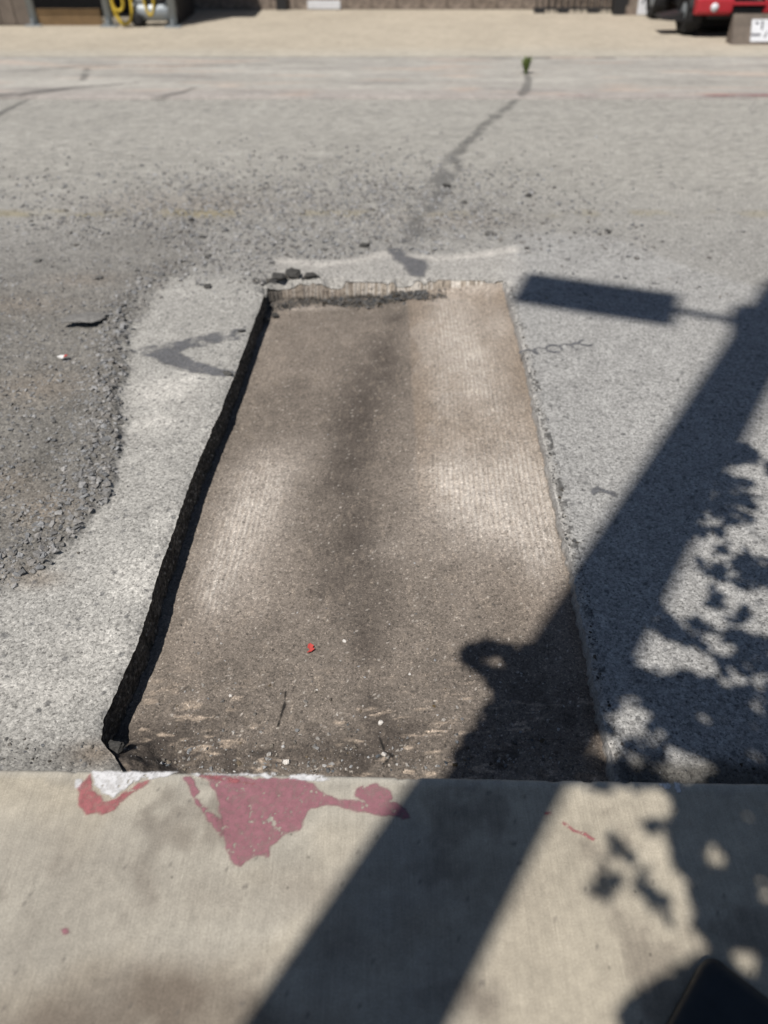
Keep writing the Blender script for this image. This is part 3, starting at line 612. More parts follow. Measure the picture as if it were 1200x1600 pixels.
# ------------------------------------------------------------ loose stones
def hull(seed, n=13, flat=.62, sub=False):
    r = random.Random(seed); bm = bmesh.new()
    for _ in range(n):
        v = Vector((r.gauss(0, 1), r.gauss(0, 1), r.gauss(0, 1))).normalized() * r.uniform(.78, 1.0)
        bm.verts.new((v.x, v.y * r.uniform(.75, 1), v.z * flat))
    h = bmesh.ops.convex_hull(bm, input=bm.verts[:])
    bmesh.ops.delete(bm, geom=[g for g in h['geom_interior'] if isinstance(g, bmesh.types.BMVert)], context='VERTS')
    bmesh.ops.recalc_face_normals(bm, faces=bm.faces[:]); bmesh.ops.triangulate(bm, faces=bm.faces[:])
    bm.verts.index_update(); V = np.array([v.co[:] for v in bm.verts]); F = np.array([[v.index for v in f.verts] for f in bm.faces]); bm.free()
    return V, F
TEMPL = [hull(s, 10) for s in range(14)]
def pebbles(name, x, y, r, hf, cols, label, cat, sink=.25):
    n = len(x); z = hf(x, y); t = rng.integers(0, len(TEMPL), n); an = rng.uniform(0, 6.28, n); VV, FF, CC, o = [], [], [], 0
    tz = rng.uniform(-.5, .5, (n, 2))
    for k, (V, F) in enumerate(TEMPL):
        ix = np.where(t == k)[0]
        if not len(ix): continue
        c, s = np.cos(an[ix])[:, None], np.sin(an[ix])[:, None]; vx, vy, vz = V[:, 0][None], V[:, 1][None], V[:, 2][None]
        vz2 = vz + tz[ix, :1] * vx * .6 + tz[ix, 1:] * vy * .6
        q = np.stack([x[ix, None] + r[ix, None] * (vx * c - vy * s), y[ix, None] + r[ix, None] * (vx * s + vy * c), z[ix, None] + r[ix, None] * (vz2 + .6 - 2 * sink)], 2)
        VV.append(q.reshape(-1, 3)); FF.append((F[None] + o + (np.arange(len(ix)) * len(V))[:, None, None]).reshape(-1, 3)); o += len(ix) * len(V)
        CC.append(np.repeat(cols[ix], len(V), 0))
    ob = np_mesh(name, np.concatenate(VV), np.concatenate(FF), M_STONE, np.concatenate(CC), smooth=False)
    return props(ob, label, cat, kind='stuff')
def sample(n, x0, x1, y0, y1, dens):
    x = rng.uniform(x0, x1, n); y = rng.uniform(y0, y1, n); k = rng.uniform(0, 1, n) < dens(x, y); return x[k], y[k]
def greys(n, lo=.10, hi=.27, warm=.012):
    g = rng.uniform(lo, hi, n); w = rng.uniform(-.3, 1, n) * warm; return np.stack([g + w, g, g - w * 1.2], 1)
def outside_trench(x, y): return sdist(x, y, TR) > .012
# left pile
x, y = sample(75000, -3.2, -.45, 1.3, 5.6, lambda x, y: gravel_mask(x, y) * (.30 + .55 * np.exp(-((sdist(x, y, GRAVEL) + .06) / .10) ** 2) + .2 * (fbm(x, y, .2, 201, 3) > .5)) * np.clip(3.2 / np.maximum(y, 1.6), .5, 1.5))
ed = np.exp(-((sdist(x, y, GRAVEL) + .05) / .08) ** 2)
r = (.0036 + .0105 * rng.random(len(x)) ** 3) * (1 + .6 * ed)
print('pile', len(x))
pebbles('loose_gravel', x, y, r, road_h, greys(len(x), .13, .30), 'heap of loose grey crushed asphalt gravel at the left', 'gravel')
# beyond the trench
x, y = sample(85000, -3.4, 2.6, 3.7, 7.0, lambda x, y: np.clip(scatter_mask(x, y) * .95 + .09 * (1 - sstep(5, 7, y)) * (1 - sstep(.6, 2.6, x)), 0, 1) * (gravel_mask(x, y) < .5) * (PALE(x, y) < .3))
k = outside_trench(x, y); x, y = x[k], y[k]; r = .0036 + .018 * rng.random(len(x)) ** 6
pebbles('loose_gravel', x, y, r, road_h, greys(len(x), .13, .33), 'loose grey gravel strewn on the road beyond the trench', 'gravel', .2)
# strays on the swept margins
x, y = sample(9000, -2.4, 2.6, .95, 5.6, lambda x, y: .10 + .35 * np.exp(-(np.maximum(sdist(x, y, GRAVEL), 0) / .10) ** 2))
k = outside_trench(x, y) & (gravel_mask(x, y) < .5) & (y > yc(x) + .02); x, y = x[k], y[k]; r = .0020 + .006 * rng.random(len(x)) ** 4
pebbles('loose_gravel', x, y, r, road_h, greys(len(x), .08, .30), 'stray gravel crumbs scattered over the swept road margin', 'gravel', .2)
# trench floor: pale chips and dark crumbs
x, y = sample(9000, -.85, .66, .95, 3.95, lambda x, y: (.10 + .45 * (1 - sstep(1.1, 1.8, y))) * (.3 + 1.4 * (fbm(x, y, .12, 205, 3) > .5)))
k = sdist(x, y, TR) < -.03; x, y = x[k], y[k]; r = .0009 + .0042 * rng.random(len(x)) ** 7
c = greys(len(x), .16, .52, .03); dk = rng.random(len(x)) < .3; c[dk] *= .3
pebbles('trench_chips', x, y, r, floor_h, c, 'pale and dark stone chips strewn over the trench floor', 'gravel', .2)
n = 260; x = -.60 + rng.exponential(.09, n) * rng.choice([-.6, 1], n); y = yf(x) + .03 + np.abs(rng.normal(0, .03, n)); k = sdist(x, y, TR) > .004; r = .003 + .012 * rng.random(n) ** 3
pebbles('corner_rubble', x[k], y[k], r[k], road_h, greys(n, .03, .13)[k], 'black crumbs heaped on the far left corner of the trench', 'rubble', .15)
# black rubble fillet at the foot of the far wall, and crumbs along the right cut
n = 1500; x = rng.uniform(-.62, .34, n); y = np.interp(x, FA[:, 0], FA[:, 1]) - .05 + rng.normal(0, .022, n) + .02 * np.sin(x * 14); r = .004 + .013 * rng.random(n) ** 2
pebbles('trench_rubble', x, y, r * (.6 + .6 * (np.abs(x + .05) < .28)), floor_h, greys(n, .035, .12), 'line of black asphalt crumbs at the foot of the far trench wall', 'rubble', .15)
n = 420; y = rng.uniform(1.05, 3.9, n); x = xr(y) + rng.uniform(.004, .035, n); r = .002 + .006 * rng.random(n) ** 3
pebbles('edge_crumbs', x, y, r, road_h, greys(n, .03, .2), 'dark crumbs along the right edge of the trench', 'rubble', .2)
n = 520; y = yc(rng.uniform(-1, 1.1, n)) + .15; x = rng.uniform(-1, 1.2, n); y = yc(x) + rng.uniform(.09, .16, n); r = .002 + .006 * rng.random(n) ** 3
k = sdist(x, y, TR) > .01; pebbles('gutter_crumbs', x[k], y[k], r[k], road_h, greys(n, .04, .22)[k], 'dark crumbs gathered along the foot of the kerb', 'rubble', .2)
k = ~k & (sdist(x, y, TR) < -.03); n2 = 900; x = rng.uniform(-.6, .5, n2); y = yc(x) + .14 + rng.exponential(.09, n2); r = .0015 + .008 * rng.random(n2) ** 5
pebbles('trench_chips', x, y, r, floor_h, greys(n2, .05, .4, .03), 'crumbled chips at the kerb end of the trench', 'gravel', .2)

def surf(x, y):
    a = np.array([float(x)]); b = np.array([float(y)])
    if sdist(a, b, TR)[0] < 0: return float(floor_h(a, b)[0])
    return float(road_h(a, b)[0])
def chunk(name, x, y, size, seed, g, label, group=None, flat=.6, cat='stone', asp=1.0, rz=None, lift=0):
    """angular broken lump: hull, subdivided and roughened"""
    V, F = hull(1000 + seed, 22, flat); bm = bmesh.new(); vs = [bm.verts.new(v) for v in V]
    for f in F: bm.faces.new([vs[i] for i in f])
    bmesh.ops.subdivide_edges(bm, edges=bm.edges[:], cuts=3 if size < .1 else 6, use_grid_fill=True)
    V = np.array([v.co[:] for v in bm.verts]); d, c = cells(V[:, 0] * 1.0 + V[:, 2] * .7, V[:, 1] + V[:, 2] * .9, .33, seed)
    n1 = fbm(V[:, 0] + V[:, 2], V[:, 1] - V[:, 2], .5, seed, 3)
    for v, a, b in zip(bm.verts, d, n1): v.co *= .84 + .22 * (1 - a) + .34 * (b - .5)
    s = size / 2; rz = random.uniform(0, 6.28) if rz is None else rz
    bmesh.ops.transform(bm, matrix=Matrix.Rotation(rz, 4, 'Z') @ Matrix.Diagonal((s * asp, s, s * .95, 1)), verts=bm.verts[:])
    zmin = min(v.co.z for v in bm.verts); bmesh.ops.triangulate(bm, faces=bm.faces[:])
    me = bpy.data.meshes.new(name); bm.to_mesh(me); nv = len(bm.verts); bm.free()
    at = me.attributes.new('Col', 'FLOAT_COLOR', 'POINT'); cc = np.ones((nv, 4), np.float32)
    cc[:, :3] = np.array(g if hasattr(g, '__len__') else (g * 1.03, g, g * .95)) * rng.uniform(.8, 1.2, (nv, 1)); at.data.foreach_set('color', cc.ravel())
    me.materials.append(M_STONE); o = bpy.data.objects.new(name, me); COLL.objects.link(o)
    o.location = (x, y, surf(x, y) - zmin - size * .06 + lift)
    return props(o, label, cat, group)
CH = [(-0.936, 3.861, .070), (-1.954, 4.192, .060), (-1.541, 3.953, .055), (-0.113, 4.443, .075), (-1.355, 4.039, .050), (-1.241, 3.927, .040), (-1.218, 4.876, .060), (-1.104, 4.587, .050), (-1.010, 4.276, .065), (0.436, 5.546, .075), (0.534, 5.207, .065), (0.718, 5.056, .055), (0.987, 5.352, .065), (0.201, 5.517, .035), (0.640, 4.630, .080), (1.373, 4.662, .065), (1.193, 5.531, .040), (1.167, 4.652, .035), (-0.683, 3.351, .045), (-0.685, 2.937, .055), (-1.313, 2.538, .030), (1.664, 4.514, .03), (1.035, 5.406, .03), (1.329, 5.447, .03)]
CL = ['dark asphalt lump sitting alone on the swept margin left of the trench', 'dark lump at the left edge of the picture in the gravel field', 'dark lump in the gravel field left of the trench corner',
      'black lump beyond the left part of the trench far edge', 'dark lump at the upper rim of the left gravel heap', 'smaller dark lump at the rim of the gravel heap, right of its twin',
      'dark lump highest of the three in the scatter left of the trench', 'dark lump in the middle of the three in the scatter left of the trench', 'dark lump lowest of the three in the scatter left of the trench',
      'dark lump on the tar crack beyond the trench', 'dark lump nearest the trench along the tar crack', 'dark lump right of the tar crack, above the trench corner', 'largest black lump beyond the right corner of the trench',
      'small dark lump left of the tar crack', 'flat dark lump beside the pale line at the far trench edge', 'dark lump right of the far trench corner beyond the lamp shadow', 'small dark lump farthest right in the row beyond the trench',
      'small crumb just above the lamp shadow', 'dark crumb on the upper tip of the grey arrow mark', 'dark lump on the cut edge below the grey arrow mark', 'dark lump inside the left gravel heap near the bright scrap',
      'tiny crumb right of the lamp shadow', 'tiny crumb beside the largest black lump', 'tiny crumb far right in the row beyond the trench']
for k, ((x, y, s), lab) in enumerate(zip(CH, CL)):
    chunk('asphalt_lump', x, y, s * .8, k, .06 + .03 * (k % 3), lab, 'broken asphalt lumps on the road', asp=1.15 + .1 * (k % 4), flat=.55)
# the larger fragments of the heap rim
hx, hy = sample(2600, -2.3, -.7, 1.7, 4.0, lambda x, y: gravel_mask(x, y) * np.exp(-((sdist(x, y, GRAVEL) + .045) / .05) ** 2) * .22)
for k in range(min(110, len(hx))):
    chunk('gravel_stone', hx[k], hy[k], .016 + .020 * random.random() ** 1.5, 100 + k % 40, random.uniform(.13, .25), 'coarse grey fragment in the rim of the left gravel heap', 'coarse stones of the gravel heap rim', asp=1.2, flat=.6)
# broken slab standing proud of the heap
sx, sy = [(-1.442, 3.392)][0]
props(chunk('asphalt_slab', sx, sy, .15, 301, .17, 'flat broken asphalt slab tilted up in the left gravel heap', cat='slab', flat=.22, asp=1.6, rz=.25, lift=.03), None)
# lump rim at the far left corner of the trench, clods in the trench
for k, ((a, b, sz), lab) in enumerate(zip([(-0.576, 3.961, .085), (-0.496, 3.995, .10), (-0.397, 3.987, .075)], ['black asphalt clod on the far left corner of the trench, leftmost of three', 'black asphalt clod on the far left corner of the trench, middle of three', 'black asphalt clod on the far left corner of the trench, rightmost of three'])):
    chunk('asphalt_clod', a, b + .01, sz, 302 + k, .055, lab, 'black clods on the trench corner', cat='clod', flat=.6, asp=1.2, rz=.2 * k)
for k, ((px, py, s), lab) in enumerate(zip([(-0.575, 3.742, .055), (-0.535, 3.850, .05), (-0.618, 3.681, .05)], ['black lump in the far left corner of the trench floor, middle of three', 'black lump in the far left trench corner, nearest the far wall', 'black lump in the far left trench corner, nearest the left wall'])):
    chunk('asphalt_lump', px, py, s, 310 + k, .05, lab, 'broken asphalt lumps on the road', flat=.7)
c2 = [(-0.687, 1.074)][0]; chunk('asphalt_clod', c2[0], c2[1] + .03, .060, 320, .05, 'black asphalt clod at the near left corner by the kerb', cat='clod', flat=.85, lift=-.01)
for k, ((px, py, s), lab) in enumerate(zip([(-0.256, 1.100, .022), (-0.009, 1.211, .020), (0.000, 1.113, .016), (-0.120, 1.511, .014), (-0.436, 1.317, .014), (0.074, 1.373, .012)], ['white pebble at the kerb end of the trench, left', 'white pebble in the dark crack of the trench floor', 'white pebble in the crack next to the kerb', 'white pebble right of the red leaf in the trench', 'white pebble near the left wall of the trench', 'white pebble in the middle of the trench floor'])):
    chunk('white_pebble', px, py, s, 330 + k, (.60, .57, .53), lab, 'white pebbles in the trench', flat=.75)
# cracks in the trench floor
M_BLK = worn(plain_mat('black_crack', (.02, .018, .016), .95))
decal('floor_crack', [band([(-0.281, 1.332), (-0.280, 1.284), (-0.286, 1.242), (-0.291, 1.217)], [.002, .004, .006, .002])], floor_h, .002, M_BLK, 'thin black crack in the left part of the trench floor', 'crack', jit=.004, jsc=.02, seed=60, dz=.003)
decal('floor_crack', [band([(-0.017, 1.181), (-0.007, 1.151), (0.000, 1.122), (0.020, 1.111), (-0.003, 1.085)], [.002, .006, .005, .008, .003])], floor_h, .002, M_BLK, 'jagged black crack at the kerb end of the trench floor', 'crack', jit=.006, jsc=.02, seed=61, dz=.003)

# litter
def flake(name, x, y, hf, pts, mat, label, cat, z=.004, t=.002):
    zz = float(hf(np.array([x]), np.array([y]))[0]) + z; m = MB()
    m.prism(pts, 0, t, lambda a, b, h: (a, b, h + .25 * abs(a)))
    o = m.build(name, mat); o.location = (x, y, zz); return props(o, label, cat)
M_REDBITS = plain_mat('red_scrap', (.45, .06, .05), .7, sc=80); M_WHITEBITS = plain_mat('white_scrap', (.75, .74, .72), .6, sc=80)
a, b = [(-0.221, 1.482)][0]
flake('red_scrap', a, b, floor_h, [(-.010, -.016), (.004, -.010), (.013, -.002), (.006, .005), (.010, .011), (-.002, .022), (-.008, .016), (-.009, .004), (-.001, -.003)], M_REDBITS, 'torn bright red scrap on the trench floor', 'scrap', .006)
a, b = [(-1.434, 3.039)][0]
o = flake('paper_scrap', a, b, road_h, [(-.022, -.006), (.0, -.014), (.012, -.008), (.008, .010), (-.012, .012)], M_WHITEBITS, 'small white and red scrap lying on the left gravel heap', 'scrap', .014, .003)
m = MB(); m.prism([(.008, -.010), (.022, -.006), (.024, .004), (.008, .010)], .0035, .006, lambda p, q, h: (p, q, h + .25 * abs(p))); m.build('red_end', M_REDBITS, o)

# ------------------------------------------------------------ lamp pole behind the camera (its shadow crosses the picture)
M_WOOD = plain_mat('weathered_pole_wood', (.16, .12, .09), .9, var=.3, sc=12, bump=.5)
M_GALV = plain_mat('galvanised_steel', (.42, .44, .46), .45, .6, var=.12, sc=25)
M_LAMP = plain_mat('bronze_lamp_housing', (.09, .085, .08), .5, .3, sc=20)
M_LENS = plain_mat('lamp_lens', (.7, .7, .66), .25, sc=10)
BACK = 2.1
pb = np.array([-.068, .444]) - SD * BACK
def at_height(sx, sy, h): return np.array([sx, sy]) - SD * COT * h           # point that shades (sx, sy)
js = np.array([(1.820, 3.433)][0]); Hj = float(np.dot(js - pb, SD)) / COT
pole = empty('lamp_pole', (pb[0], pb[1], KT), 'tall wooden lamp pole standing on the walk behind the viewer', 'lamp pole')
m = MB(); m.tube([(0, 0, -.02), (0, 0, 2), (0, 0, 6), (0, 0, Hj + .8)], [.165, .158, .150, .138], 24); m.build('shaft', M_WOOD, pole, True)
corners = np.array([(0.800, 4.021), (1.533, 3.749), (1.380, 3.447), (0.680, 3.702)]); lc = at_height(*corners.mean(0), Hj) - pb
ax = corners[1] + corners[2] - corners[0] - corners[3]; L = np.linalg.norm(ax) / 2; ang = math.atan2(ax[1], ax[0]); Wd = np.linalg.norm(corners[0] + corners[1] - corners[2] - corners[3]) / 2
hz = Hj - KT
m = MB(); m.box((lc[0], lc[1], hz), (L + .05, Wd + .03, .10), ang, .02); lum = m.build('luminaire', M_LAMP, pole)
m = MB(); m.box((lc[0], lc[1], hz - .056), (L - .12, Wd - .12, .012), ang); m.build('lens', M_LENS, lum)
e = np.array([math.cos(ang), math.sin(ang)]) * L * .46 + lc
m = MB(); m.tube([(e[0], e[1], hz), (e[0] * .5, e[1] * .5, hz), (0, 0, hz)], .034, 10); m.build('bracket_arm', M_GALV, pole, True)
m = MB(); m.box((0, 0, hz), (.34, .34, .22), ang, .02); m.build('bracket_plate', M_GALV, pole)

# ------------------------------------------------------------ street tree behind the camera on the right (leaf shade)
OFFW = SD * COT * KT
def up(poly): return [(a + OFFW[0], b + OFFW[1]) for a, b in poly]
SH_ROAD = [(0.608, 1.677), (0.821, 1.691), (1.125, 2.145), (1.298, 2.383), (1.400, 2.426), (1.470, 2.383), (1.788, 2.383), (1.100, 0.924), (0.139, 0.981), (0.163, 1.114), (0.285, 1.263), (0.247, 1.317), (0.190, 1.396), (0.222, 1.455), (0.297, 1.467), (0.367, 1.431), (0.483, 1.467)]
SH_WALK = up([(0.560, 0.921), (0.630, 0.867), (0.595, 0.795), (0.583, 0.727), (0.604, 0.688), (0.588, 0.615), (0.604, 0.569), (0.522, 0.537), (0.466, 0.505), (0.420, 0.479), (0.388, 0.370), (0.863, 0.370), (1.148, 0.921)])
LIT = [[(1.149, 2.164), (1.226, 2.241), (1.354, 2.268), (1.410, 2.229), (1.469, 2.145), (1.356, 1.870), (1.294, 1.928), (1.234, 2.002), (1.202, 2.037)], [(1.002, 1.961), (1.138, 2.044), (1.190, 2.002), (1.165, 1.932), (1.287, 1.912), (1.369, 1.902), (1.318, 1.778), (1.240, 1.790), (1.154, 1.808), (1.034, 1.864), (1.012, 1.915)],
       [(0.909, 1.790), (0.980, 1.873), (1.028, 1.845), (1.110, 1.772), (1.103, 1.719), (0.991, 1.728), (0.989, 1.685), (1.044, 1.651), (0.972, 1.611), (0.942, 1.555), (0.873, 1.514), (0.810, 1.635), (0.889, 1.668)], [(1.054, 1.630), (1.169, 1.608), (1.247, 1.608), (1.179, 1.443), (1.069, 1.465), (1.013, 1.494), (0.952, 1.480), (0.941, 1.532), (1.024, 1.560)],
       [(1.392, 2.656), (1.859, 3.086), (1.517, 2.260), (1.435, 2.292), (1.432, 2.379), (1.399, 2.430)], [(0.670, 1.434), (0.749, 1.517), (0.777, 1.455), (0.819, 1.408), (0.893, 1.384), (0.923, 1.337), (0.870, 1.295), (0.840, 1.335), (0.790, 1.344), (0.717, 1.353)], [(0.927, 1.434), (1.003, 1.450), (0.981, 1.394), (0.940, 1.389)],
       [(0.569, 1.198), (0.655, 1.232), (0.692, 1.192), (0.611, 1.114), (0.584, 1.103), (0.569, 1.145)], [(0.500, 1.088), (0.577, 1.114), (0.592, 1.067), (0.541, 1.042)], [(0.685, 1.024), (0.738, 1.063), (0.789, 1.043), (0.774, 1.007), (0.722, 0.993)]]
LITW = up([(0.679, 0.740, .026, .030), (0.747, 0.747, .02, .02), (0.755, 0.663, .02, .02), (0.668, 0.547, .030, .032)][i][:2] for i in range(4))
LITR = [.014, .006, .008, .018]
BLOBS = up([(0.481, 0.770), (0.489, 0.759), (0.444, 0.691), (0.429, 0.678), (0.458, 0.698), (0.532, 0.661), (0.525, 0.673), (0.540, 0.653), (0.483, 0.897), (0.568, 0.820), (0.578, 0.814)]) + [(1.300, 2.090), (1.277, 2.072), (1.198, 1.951), (1.187, 1.961), (1.022, 1.725), (1.038, 1.711), (1.012, 1.737), (1.059, 1.517), (1.054, 1.530), (1.005, 1.595), (1.012, 1.581), (1.202, 1.719), (1.177, 1.705), (1.202, 1.691), (1.151, 1.691)]
POLEX = lambda x, y: np.abs((x - pb[0]) * SD[1] - (y - pb[1]) * SD[0])
def shade_ok(x, y):
    s = np.minimum(sdist(x, y, SH_ROAD), sdist(x, y, SH_WALK)) < 0
    for p in LIT: s &= sdist(x, y, p) > .006
    for (a, b), r_ in zip(LITW, LITR): s &= (x - a) ** 2 + (y - b) ** 2 > r_ ** 2
    return s
def leaf_sites(n):
    x = rng.uniform(.1, 3.0, n); y = rng.uniform(-.3, 3.2, n); ok = shade_ok(x, y)
    lace = (sdist(x, y, SH_ROAD) < -.03) & (fbm(x, y, .09, 521, 3) > .60) & (rng.random(n) < .5)
    for dx, dy in ((.012, 0), (-.012, 0), (0, .014), (0, -.014)): ok &= shade_ok(x + dx, y + dy)
    ok |= lace
    return x[ok], y[ok]
lx, ly = leaf_sites(115000); kk = (fbm(lx, ly, .055, 520, 3) > .42) | (rng.random(len(lx)) < .16) | (sdist(lx, ly, SH_WALK) < 0); lx, ly = lx[kk], ly[kk]
for (a, b) in BLOBS:
    n = 4; lx = np.r_[lx, a + rng.normal(0, .014, n)]; ly = np.r_[ly, b + rng.normal(0, .014, n)]
# crown beyond the picture
ox = rng.uniform(.6, 4.2, 9000); oy = rng.uniform(-1.6, 2.6, 9000)
out = (fbm(ox, oy, .5, 501, 3) > .42) & (ox > 1.15 + .45 * np.maximum(oy, .3)) & (np.hypot((ox - 2.4) / 1.8, (oy - .4) / 2.0) < 1)
ox, oy = ox[out], oy[out]
# leaf heights: near one another, neighbours hang from the same spray
lz = 2.55 + .75 * fbm(lx, ly, .35, 511, 2) + rng.uniform(-.10, .10, len(lx)); oz = 2.3 + 2.3 * rng.random(len(ox)) * (1 - np.clip(np.hypot((ox - 2.4) / 1.8, (oy - .4) / 2), 0, .95) ** 2) + .3
px_ = np.r_[lx - SD[0] * COT * lz, ox - SD[0] * COT * oz]; py_ = np.r_[ly - SD[1] * COT * lz, oy - SD[1] * COT * oz]; pz_ = np.r_[lz, oz]
n = len(px_); print('leaves', n)
LV = np.array([(-.5, 0, 0), (-.22, .25, .05), (.12, .22, .05), (.56, 0, -.04), (.12, -.22, .05), (-.22, -.25, .05), (0, 0, 0)])
LF = np.array([(0, 1, 6), (1, 2, 6), (2, 3, 6), (3, 4, 6), (4, 5, 6), (5, 0, 6)])
size = rng.uniform(.032, .054, n); az = rng.uniform(0, 6.28, n); tx = rng.normal(0, .35, n); ty = rng.normal(0, .35, n)
c, s = np.cos(az)[:, None], np.sin(az)[:, None]; a, b, h = LV[:, 0][None], LV[:, 1][None], LV[:, 2][None]
q = np.stack([px_[:, None] + size[:, None] * (a * c - b * s), py_[:, None] + size[:, None] * (a * s + b * c), pz_[:, None] + size[:, None] * (h + tx[:, None] * a + ty[:, None] * b)], 2)
F = (LF[None] + (np.arange(n) * 7)[:, None, None]).reshape(-1, 3)
M_LEAF = plain_mat('tree_leaf', (.06, .12, .03), .55, var=.3, sc=9); M_BARK = plain_mat('tree_bark', (.13, .10, .075), .95, var=.3, sc=20, bump=.6)
TB = np.array([1.55, -1.25])
tree = empty('street_tree', (TB[0], TB[1], KT), 'leafy street tree behind the viewer whose leaves shade the right side', 'tree')
V = q.reshape(-1, 3) - np.array([TB[0], TB[1], KT])
np_mesh('crown', V, F, M_LEAF, None, False, tree)
m = MB(); m.tube([(0, 0, -.03), (.01, .01, .4), (.0, .03, 1.2), (-.02, .05, 2.1), (-.03, .08, 2.9), (-.02, .10, 3.7)], [.13, .09, .078, .068, .045, .02], 14); m.build('trunk', M_BARK, tree, True)
sel = rng.choice(len(V) // 7, 34, replace=False)
m = MB()
for k in sel:
    e = V[k * 7 + 6] - np.array([0, 0, .04]); st = np.array([-.02, .06, random.uniform(1.9, 2.7)])
    mid = st * .5 + e * .5 + np.array([random.uniform(-.1, .1), random.uniform(-.1, .1), .12])
    q1 = st * .8 + mid * .2 + np.array([0, 0, .05])
    m.tube([tuple(st), tuple(q1), tuple(mid), tuple(e)], [.022, .017, .011, .003], 6)
m.build('branch', M_BARK, tree, True)

# ------------------------------------------------------------ low rubber base at the lower right
M_IRON0 = plain_mat('socket_iron', (.05, .05, .052), .5, .5, sc=30)
M_BIN = plain_mat('dark_rubber', (.016, .019, .023), .5, var=.3, sc=30, spec=.35)
cpt = np.array([(0.590, 0.536)][0]); bc = cpt + np.array([.012, -.215 * math.sqrt(2) + .012])
binr = empty('rubber_base', (bc[0], bc[1], KT), 'low dark rubber sign base whose corner juts in at the lower right', 'sign base', rz=R(47))
def rsq(h, r, n=6):
    return [(sx * (h - r) + r * math.cos(a0 + t * math.pi / 2 / n), sy * (h - r) + r * math.sin(a0 + t * math.pi / 2 / n)) for (sx, sy, a0) in ((1, 1, 0), (-1, 1, math.pi / 2), (-1, -1, math.pi), (1, -1, 1.5 * math.pi)) for t in range(n + 1)]
def loft(secs, name, mat, parent, closed_top=True):
    bm = bmesh.new(); rr = [[bm.verts.new((a, b, z)) for a, b in rsq(h, r)] for h, r, z in secs]
    for A, B in zip(rr, rr[1:]):
        for k in range(len(A)): bm.faces.new((A[k], A[(k + 1) % len(A)], B[(k + 1) % len(A)], B[k]))
    bm.faces.new(rr[0][::-1]); bm.faces.new(rr[-1]); mm = MB(); mm.bm.free(); mm.bm = bm
    return mm.build(name, mat, parent, True)
loft([(.208, .026, 0), (.215, .026, .006), (.213, .026, .046), (.205, .025, .056), (.185, .022, .060), (.10, .02, .062)], 'slab', M_BIN, binr)
loft([(.085, .02, .061), (.080, .02, .085), (.070, .02, .092)], 'hub', M_BIN, binr)
m = MB(); m.lathe([(.03, .09), (.034, .10), (.034, .13), (.026, .132)], 20); m.build('socket', M_IRON0, binr, True)

# ------------------------------------------------------------ weed in the far gutter
M_WEED = plain_mat('weed_green', (.15, .20, .05), .6, var=.3, sc=30)
wx, wy = [(1.530, 9.332)][0]
weed = empty('weed', (wx, wy, .032), 'small green weed sprouting from the crack in the far gutter', 'plant')
for k in range(30):
    a = random.uniform(0, 6.28); ln = random.uniform(.08, .21); lean = random.uniform(.1, .55); w = random.uniform(.010, .020); bm = MB()
    d = Vector((math.cos(a), math.sin(a), 0)); sd = Vector((-math.sin(a), math.cos(a), 0)); P = []
    for t in (0, .35, .7, 1): P.append(d * (lean * ln * t * t + .01) + Vector((0, 0, ln * t * (1 - .2 * lean * t))))
    vs = []
    for t, p in zip((0, .35, .7), P): vs.append((bm.bm.verts.new(p - sd * w * (.4 + t)), bm.bm.verts.new(p + Vector((0, 0, -.003)) + sd * 0), bm.bm.verts.new(p + sd * w * (.4 + t))))
    tip = bm.bm.verts.new(P[-1])
    for A, B in zip(vs, vs[1:]): bm.bm.faces.new((A[0], A[1], B[1], B[0])); bm.bm.faces.new((A[1], A[2], B[2], B[1]))
    bm.bm.faces.new((vs[-1][0], vs[-1][1], tip)); bm.bm.faces.new((vs[-1][1], vs[-1][2], tip))
    bm.build('leaf', M_WEED, weed)

# ------------------------------------------------------------ far side: block wall, shed, railing, vehicle, signs
M_BLOCK = aggregate_mat('split_face_block', 40, .2, .7, .7, .01, color=(.25, .205, .17)); M_BLOCK2 = aggregate_mat('pale_block', 40, .2, .7, .7, .01, color=(.34, .30, .26))
M_MORTAR = plain_mat('mortar', (.16, .14, .12), .95); M_PLANK = plain_mat('weathered_plank', (.14, .115, .095), .9, var=.3, sc=8, bump=.4); M_DKPLANK = plain_mat('dark_plank', (.035, .032, .03), .9, var=.3, sc=8)
M_BROWN = plain_mat('brown_board', (.17, .11, .055), .85, var=.25, sc=8); M_STEEL = plain_mat('dull_grey_steel', (.30, .33, .35), .5, .4, sc=20)
M_BLACK = plain_mat('black_rubber', (.012, .012, .013), .75, sc=30); M_IRON = plain_mat('black_iron', (.03, .03, .032), .55, .3, sc=30)
M_REDP = plain_mat('red_vehicle_paint', (.42, .025, .035), .42, var=.06, sc=10, spec=.5); M_YELH = plain_mat('yellow_hose', (.58, .42, .05), .5, sc=25)
M_SIGNW = plain_mat('sign_white', (.62, .63, .66), .6, sc=15); M_INK = plain_mat('sign_ink', (.06, .06, .075), .7, sc=20); M_ROOF = plain_mat('roof_sheet', (.2, .2, .2), .6, .4, sc=6)
WY = 14.42
wall = empty('block_wall', (0, WY, LOTZ), 'long brown split-face block wall across the back of the lot', 'wall')
m = MB(); m.box((4.0, .2, 1.7), (30, .36, 3.4)); m.build('core', M_MORTAR, wall)
BL = [MB() for _ in range(6)]; meshes = []
for k in range(4):
    bm_ = BL[k]; bm_.box((0, 0, 0), (.388, .05, .188)); bmesh.ops.subdivide_edges(bm_.bm, edges=bm_.bm.edges[:], cuts=2, use_grid_fill=True)
    for v_ in bm_.bm.verts:
        if v_.co.y < -.02: v_.co.y -= random.uniform(-.004, .010)
    o = bm_.build('block', M_BLOCK2 if k == 3 else M_BLOCK, wall); meshes.append(o.data); bpy.data.objects.remove(o)
